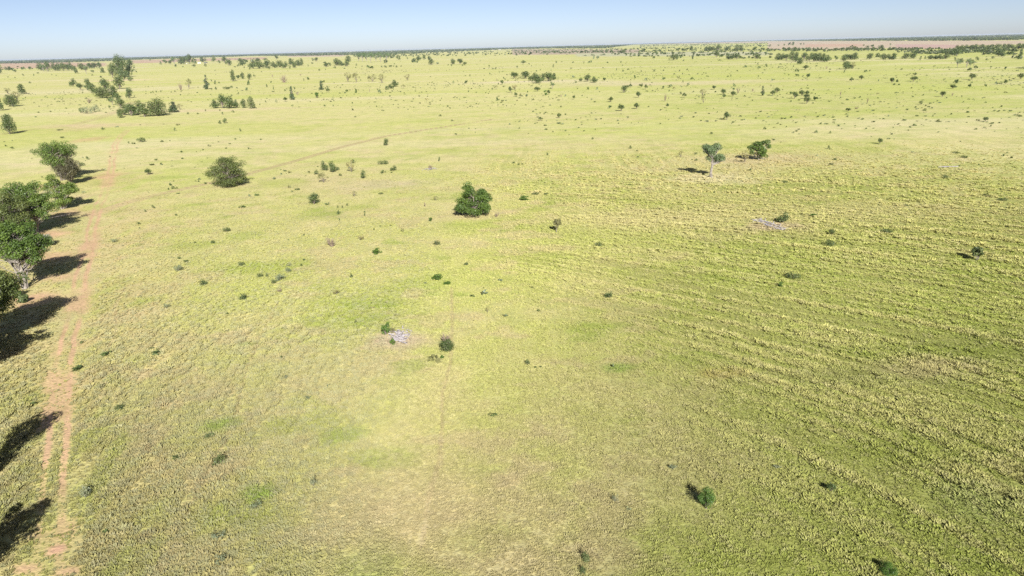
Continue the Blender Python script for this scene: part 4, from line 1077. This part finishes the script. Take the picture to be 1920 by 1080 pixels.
def woodland():
    rng = np.random.default_rng(5)
    # near edge of the wood as seen along the horizon: picture column -> distance
    ex = [-300, 0, 100, 200, 260, 480, 560, 700, 800, 900, 960, 1060, 1135, 1200, 1440, 1680, 1800, 1920, 2200]
    ey = [127, 119.5, 118, 115, 112, 105, 105, 103, 99, 95, 92, 91, 91, 82, 76.8, 76.8, 76.6, 75, 68]
    out = []
    for _ in range(21000):
        px = -140 + 2200 * rng.random()
        y0 = 111.8 - .026 * px
        e = np.interp(px, ex, ey)
        py = y0 + 2.3 + max(e - y0 - 2.3, .3) * rng.random() ** 1.2
        P = at(px, py)
        d = fbm(np.array([P[0] / 900]), np.array([P[1] / 900]), 91, 3)[0]
        if d < .33 and py < e - .8: continue
        k = min(2.2, max(1.0, np.hypot(P[0], P[1]) / 8000))
        out.append((P[0], P[1], (15 + 14 * rng.random()) * k, 10 + 7 * rng.random() ** 2 + (6 if rng.random() < .05 else 0), 0 if rng.random() < .88 else 1))
    # patchy bush in front of it: picture polygons turned into ground areas
    for P, num, w0, h0 in ((((960, 94), (1200, 91), (1440, 84), (1440, 95), (1200, 104), (960, 104)), 420, 12, 7), (((1200, 84), (1440, 80), (1440, 92), (1350, 93), (1200, 91)), 520, 13, 8), (((700, 101), (960, 96), (960, 104), (700, 108)), 300, 13, 8),
            (((1440, 92), (1690, 92), (1690, 96), (1440, 97)), 160, 12, 7), (((1680, 92), (1800, 90), (1920, 95), (1920, 112), (1800, 108), (1680, 98)), 470, 8.5, 5.5), (((0, 126), (110, 122), (110, 128), (0, 132)), 18, 9, 5), (((300, 113), (480, 108), (480, 113), (300, 118)), 60, 9, 6),
            (((660, 103), (745, 101), (745, 112), (665, 113)), 130, 13, 11), (((1020, 96), (1450, 93), (1450, 112), (1020, 104)), 420, 9, 5.5)):
        W = np.array([at(*p)[:2] for p in P]); lo, hi = W.min(0), W.max(0)
        k = 0
        while k < num:
            q = lo + (hi - lo) * rng.random((400, 2))
            q = q[inside(q[:, 0], q[:, 1], W)]
            dn = fbm(q[:, 0] / 260, q[:, 1] / 260, 95, 3)
            for (x, y), d in zip(q, dn):
                if rng.random() < sst(.38, .62, d) and k < num:
                    out.append((x, y, w0 * (.6 + .8 * rng.random()), h0 * (.5 + .9 * rng.random()), 0 if rng.random() < .7 else 1)); k += 1
    print('woodland', len(out))
    scatter('distant_woodland', 'blue-green woodland along the horizon', out, [LM['d'], LM['v']], 6, n=34, size=.25)
woodland()

def scrub():
    rng = np.random.default_rng(15)
    out = []
    for it in rest:
        P, W, H = place(it); out.append((P[0], P[1], W, H, 0 if it[4] in 'sdrc' else 1))
    n = 42000
    th = np.radians(-37 + 74 * rng.random(n)); r = 70 + 2100 * rng.random(n) ** .8
    X, Y = r * np.sin(th), r * np.cos(th)
    d = .55 * fbm(X / 90, Y / 90, 101, 3) + .45 * fbm(X / 420, Y / 420, 102, 3)
    p = sst(.50, .74, d + .05 * sst(-.1, .5, th)) * .42 * (.14 + .84 * sst(150, 420, r))
    p *= (1 - .85 * sst(-.05, .15, th) * (1 - sst(190, 330, r)))
    k = rng.random(n) < p
    for x, y, rr in zip(X[k], Y[k], r[k]):
        h = (.3 + .8 * rng.random() ** 2) * (1 + .5 * min(1, rr / 1500))
        m = 0 if rng.random() < .62 else 1 if rng.random() < .7 else 2
        out.append((x, y, h * (1.2 + 1.2 * rng.random()), h, m))
    print('scrub', len(out))
    scatter('low_scrub', 'countless low dark tufts of scrub dotting the plain', out, [LM['s'], LM['v'], LM['o']], 16, n=16, size=.24, kinds='sv')
scrub()

# ------------------------------------------------------------------ haze
def haze():
    m = bpy.data.materials.new('haze_air'); m.use_nodes = True
    t = m.node_tree; t.nodes.clear()
    out = N(t, 'ShaderNodeOutputMaterial')
    v = N(t, 'ShaderNodeVolumePrincipled')
    v.inputs['Color'].default_value = (.72, .84, 1.0, 1)
    v.inputs['Density'].default_value = HAZE
    v.inputs['Anisotropy'].default_value = 0.0
    t.links.new(v.outputs[0], out.inputs['Volume'])
    R = 43000.0
    V, Fc = box(-R, R, -R, R, -1.2, 47.5)
    o = link('haze', mesh_from('haze', V, Fc, [m]))
    o['kind'] = 'stuff'; o['label'] = 'thin blue haze over the plain'
if HAZE > 0: haze()
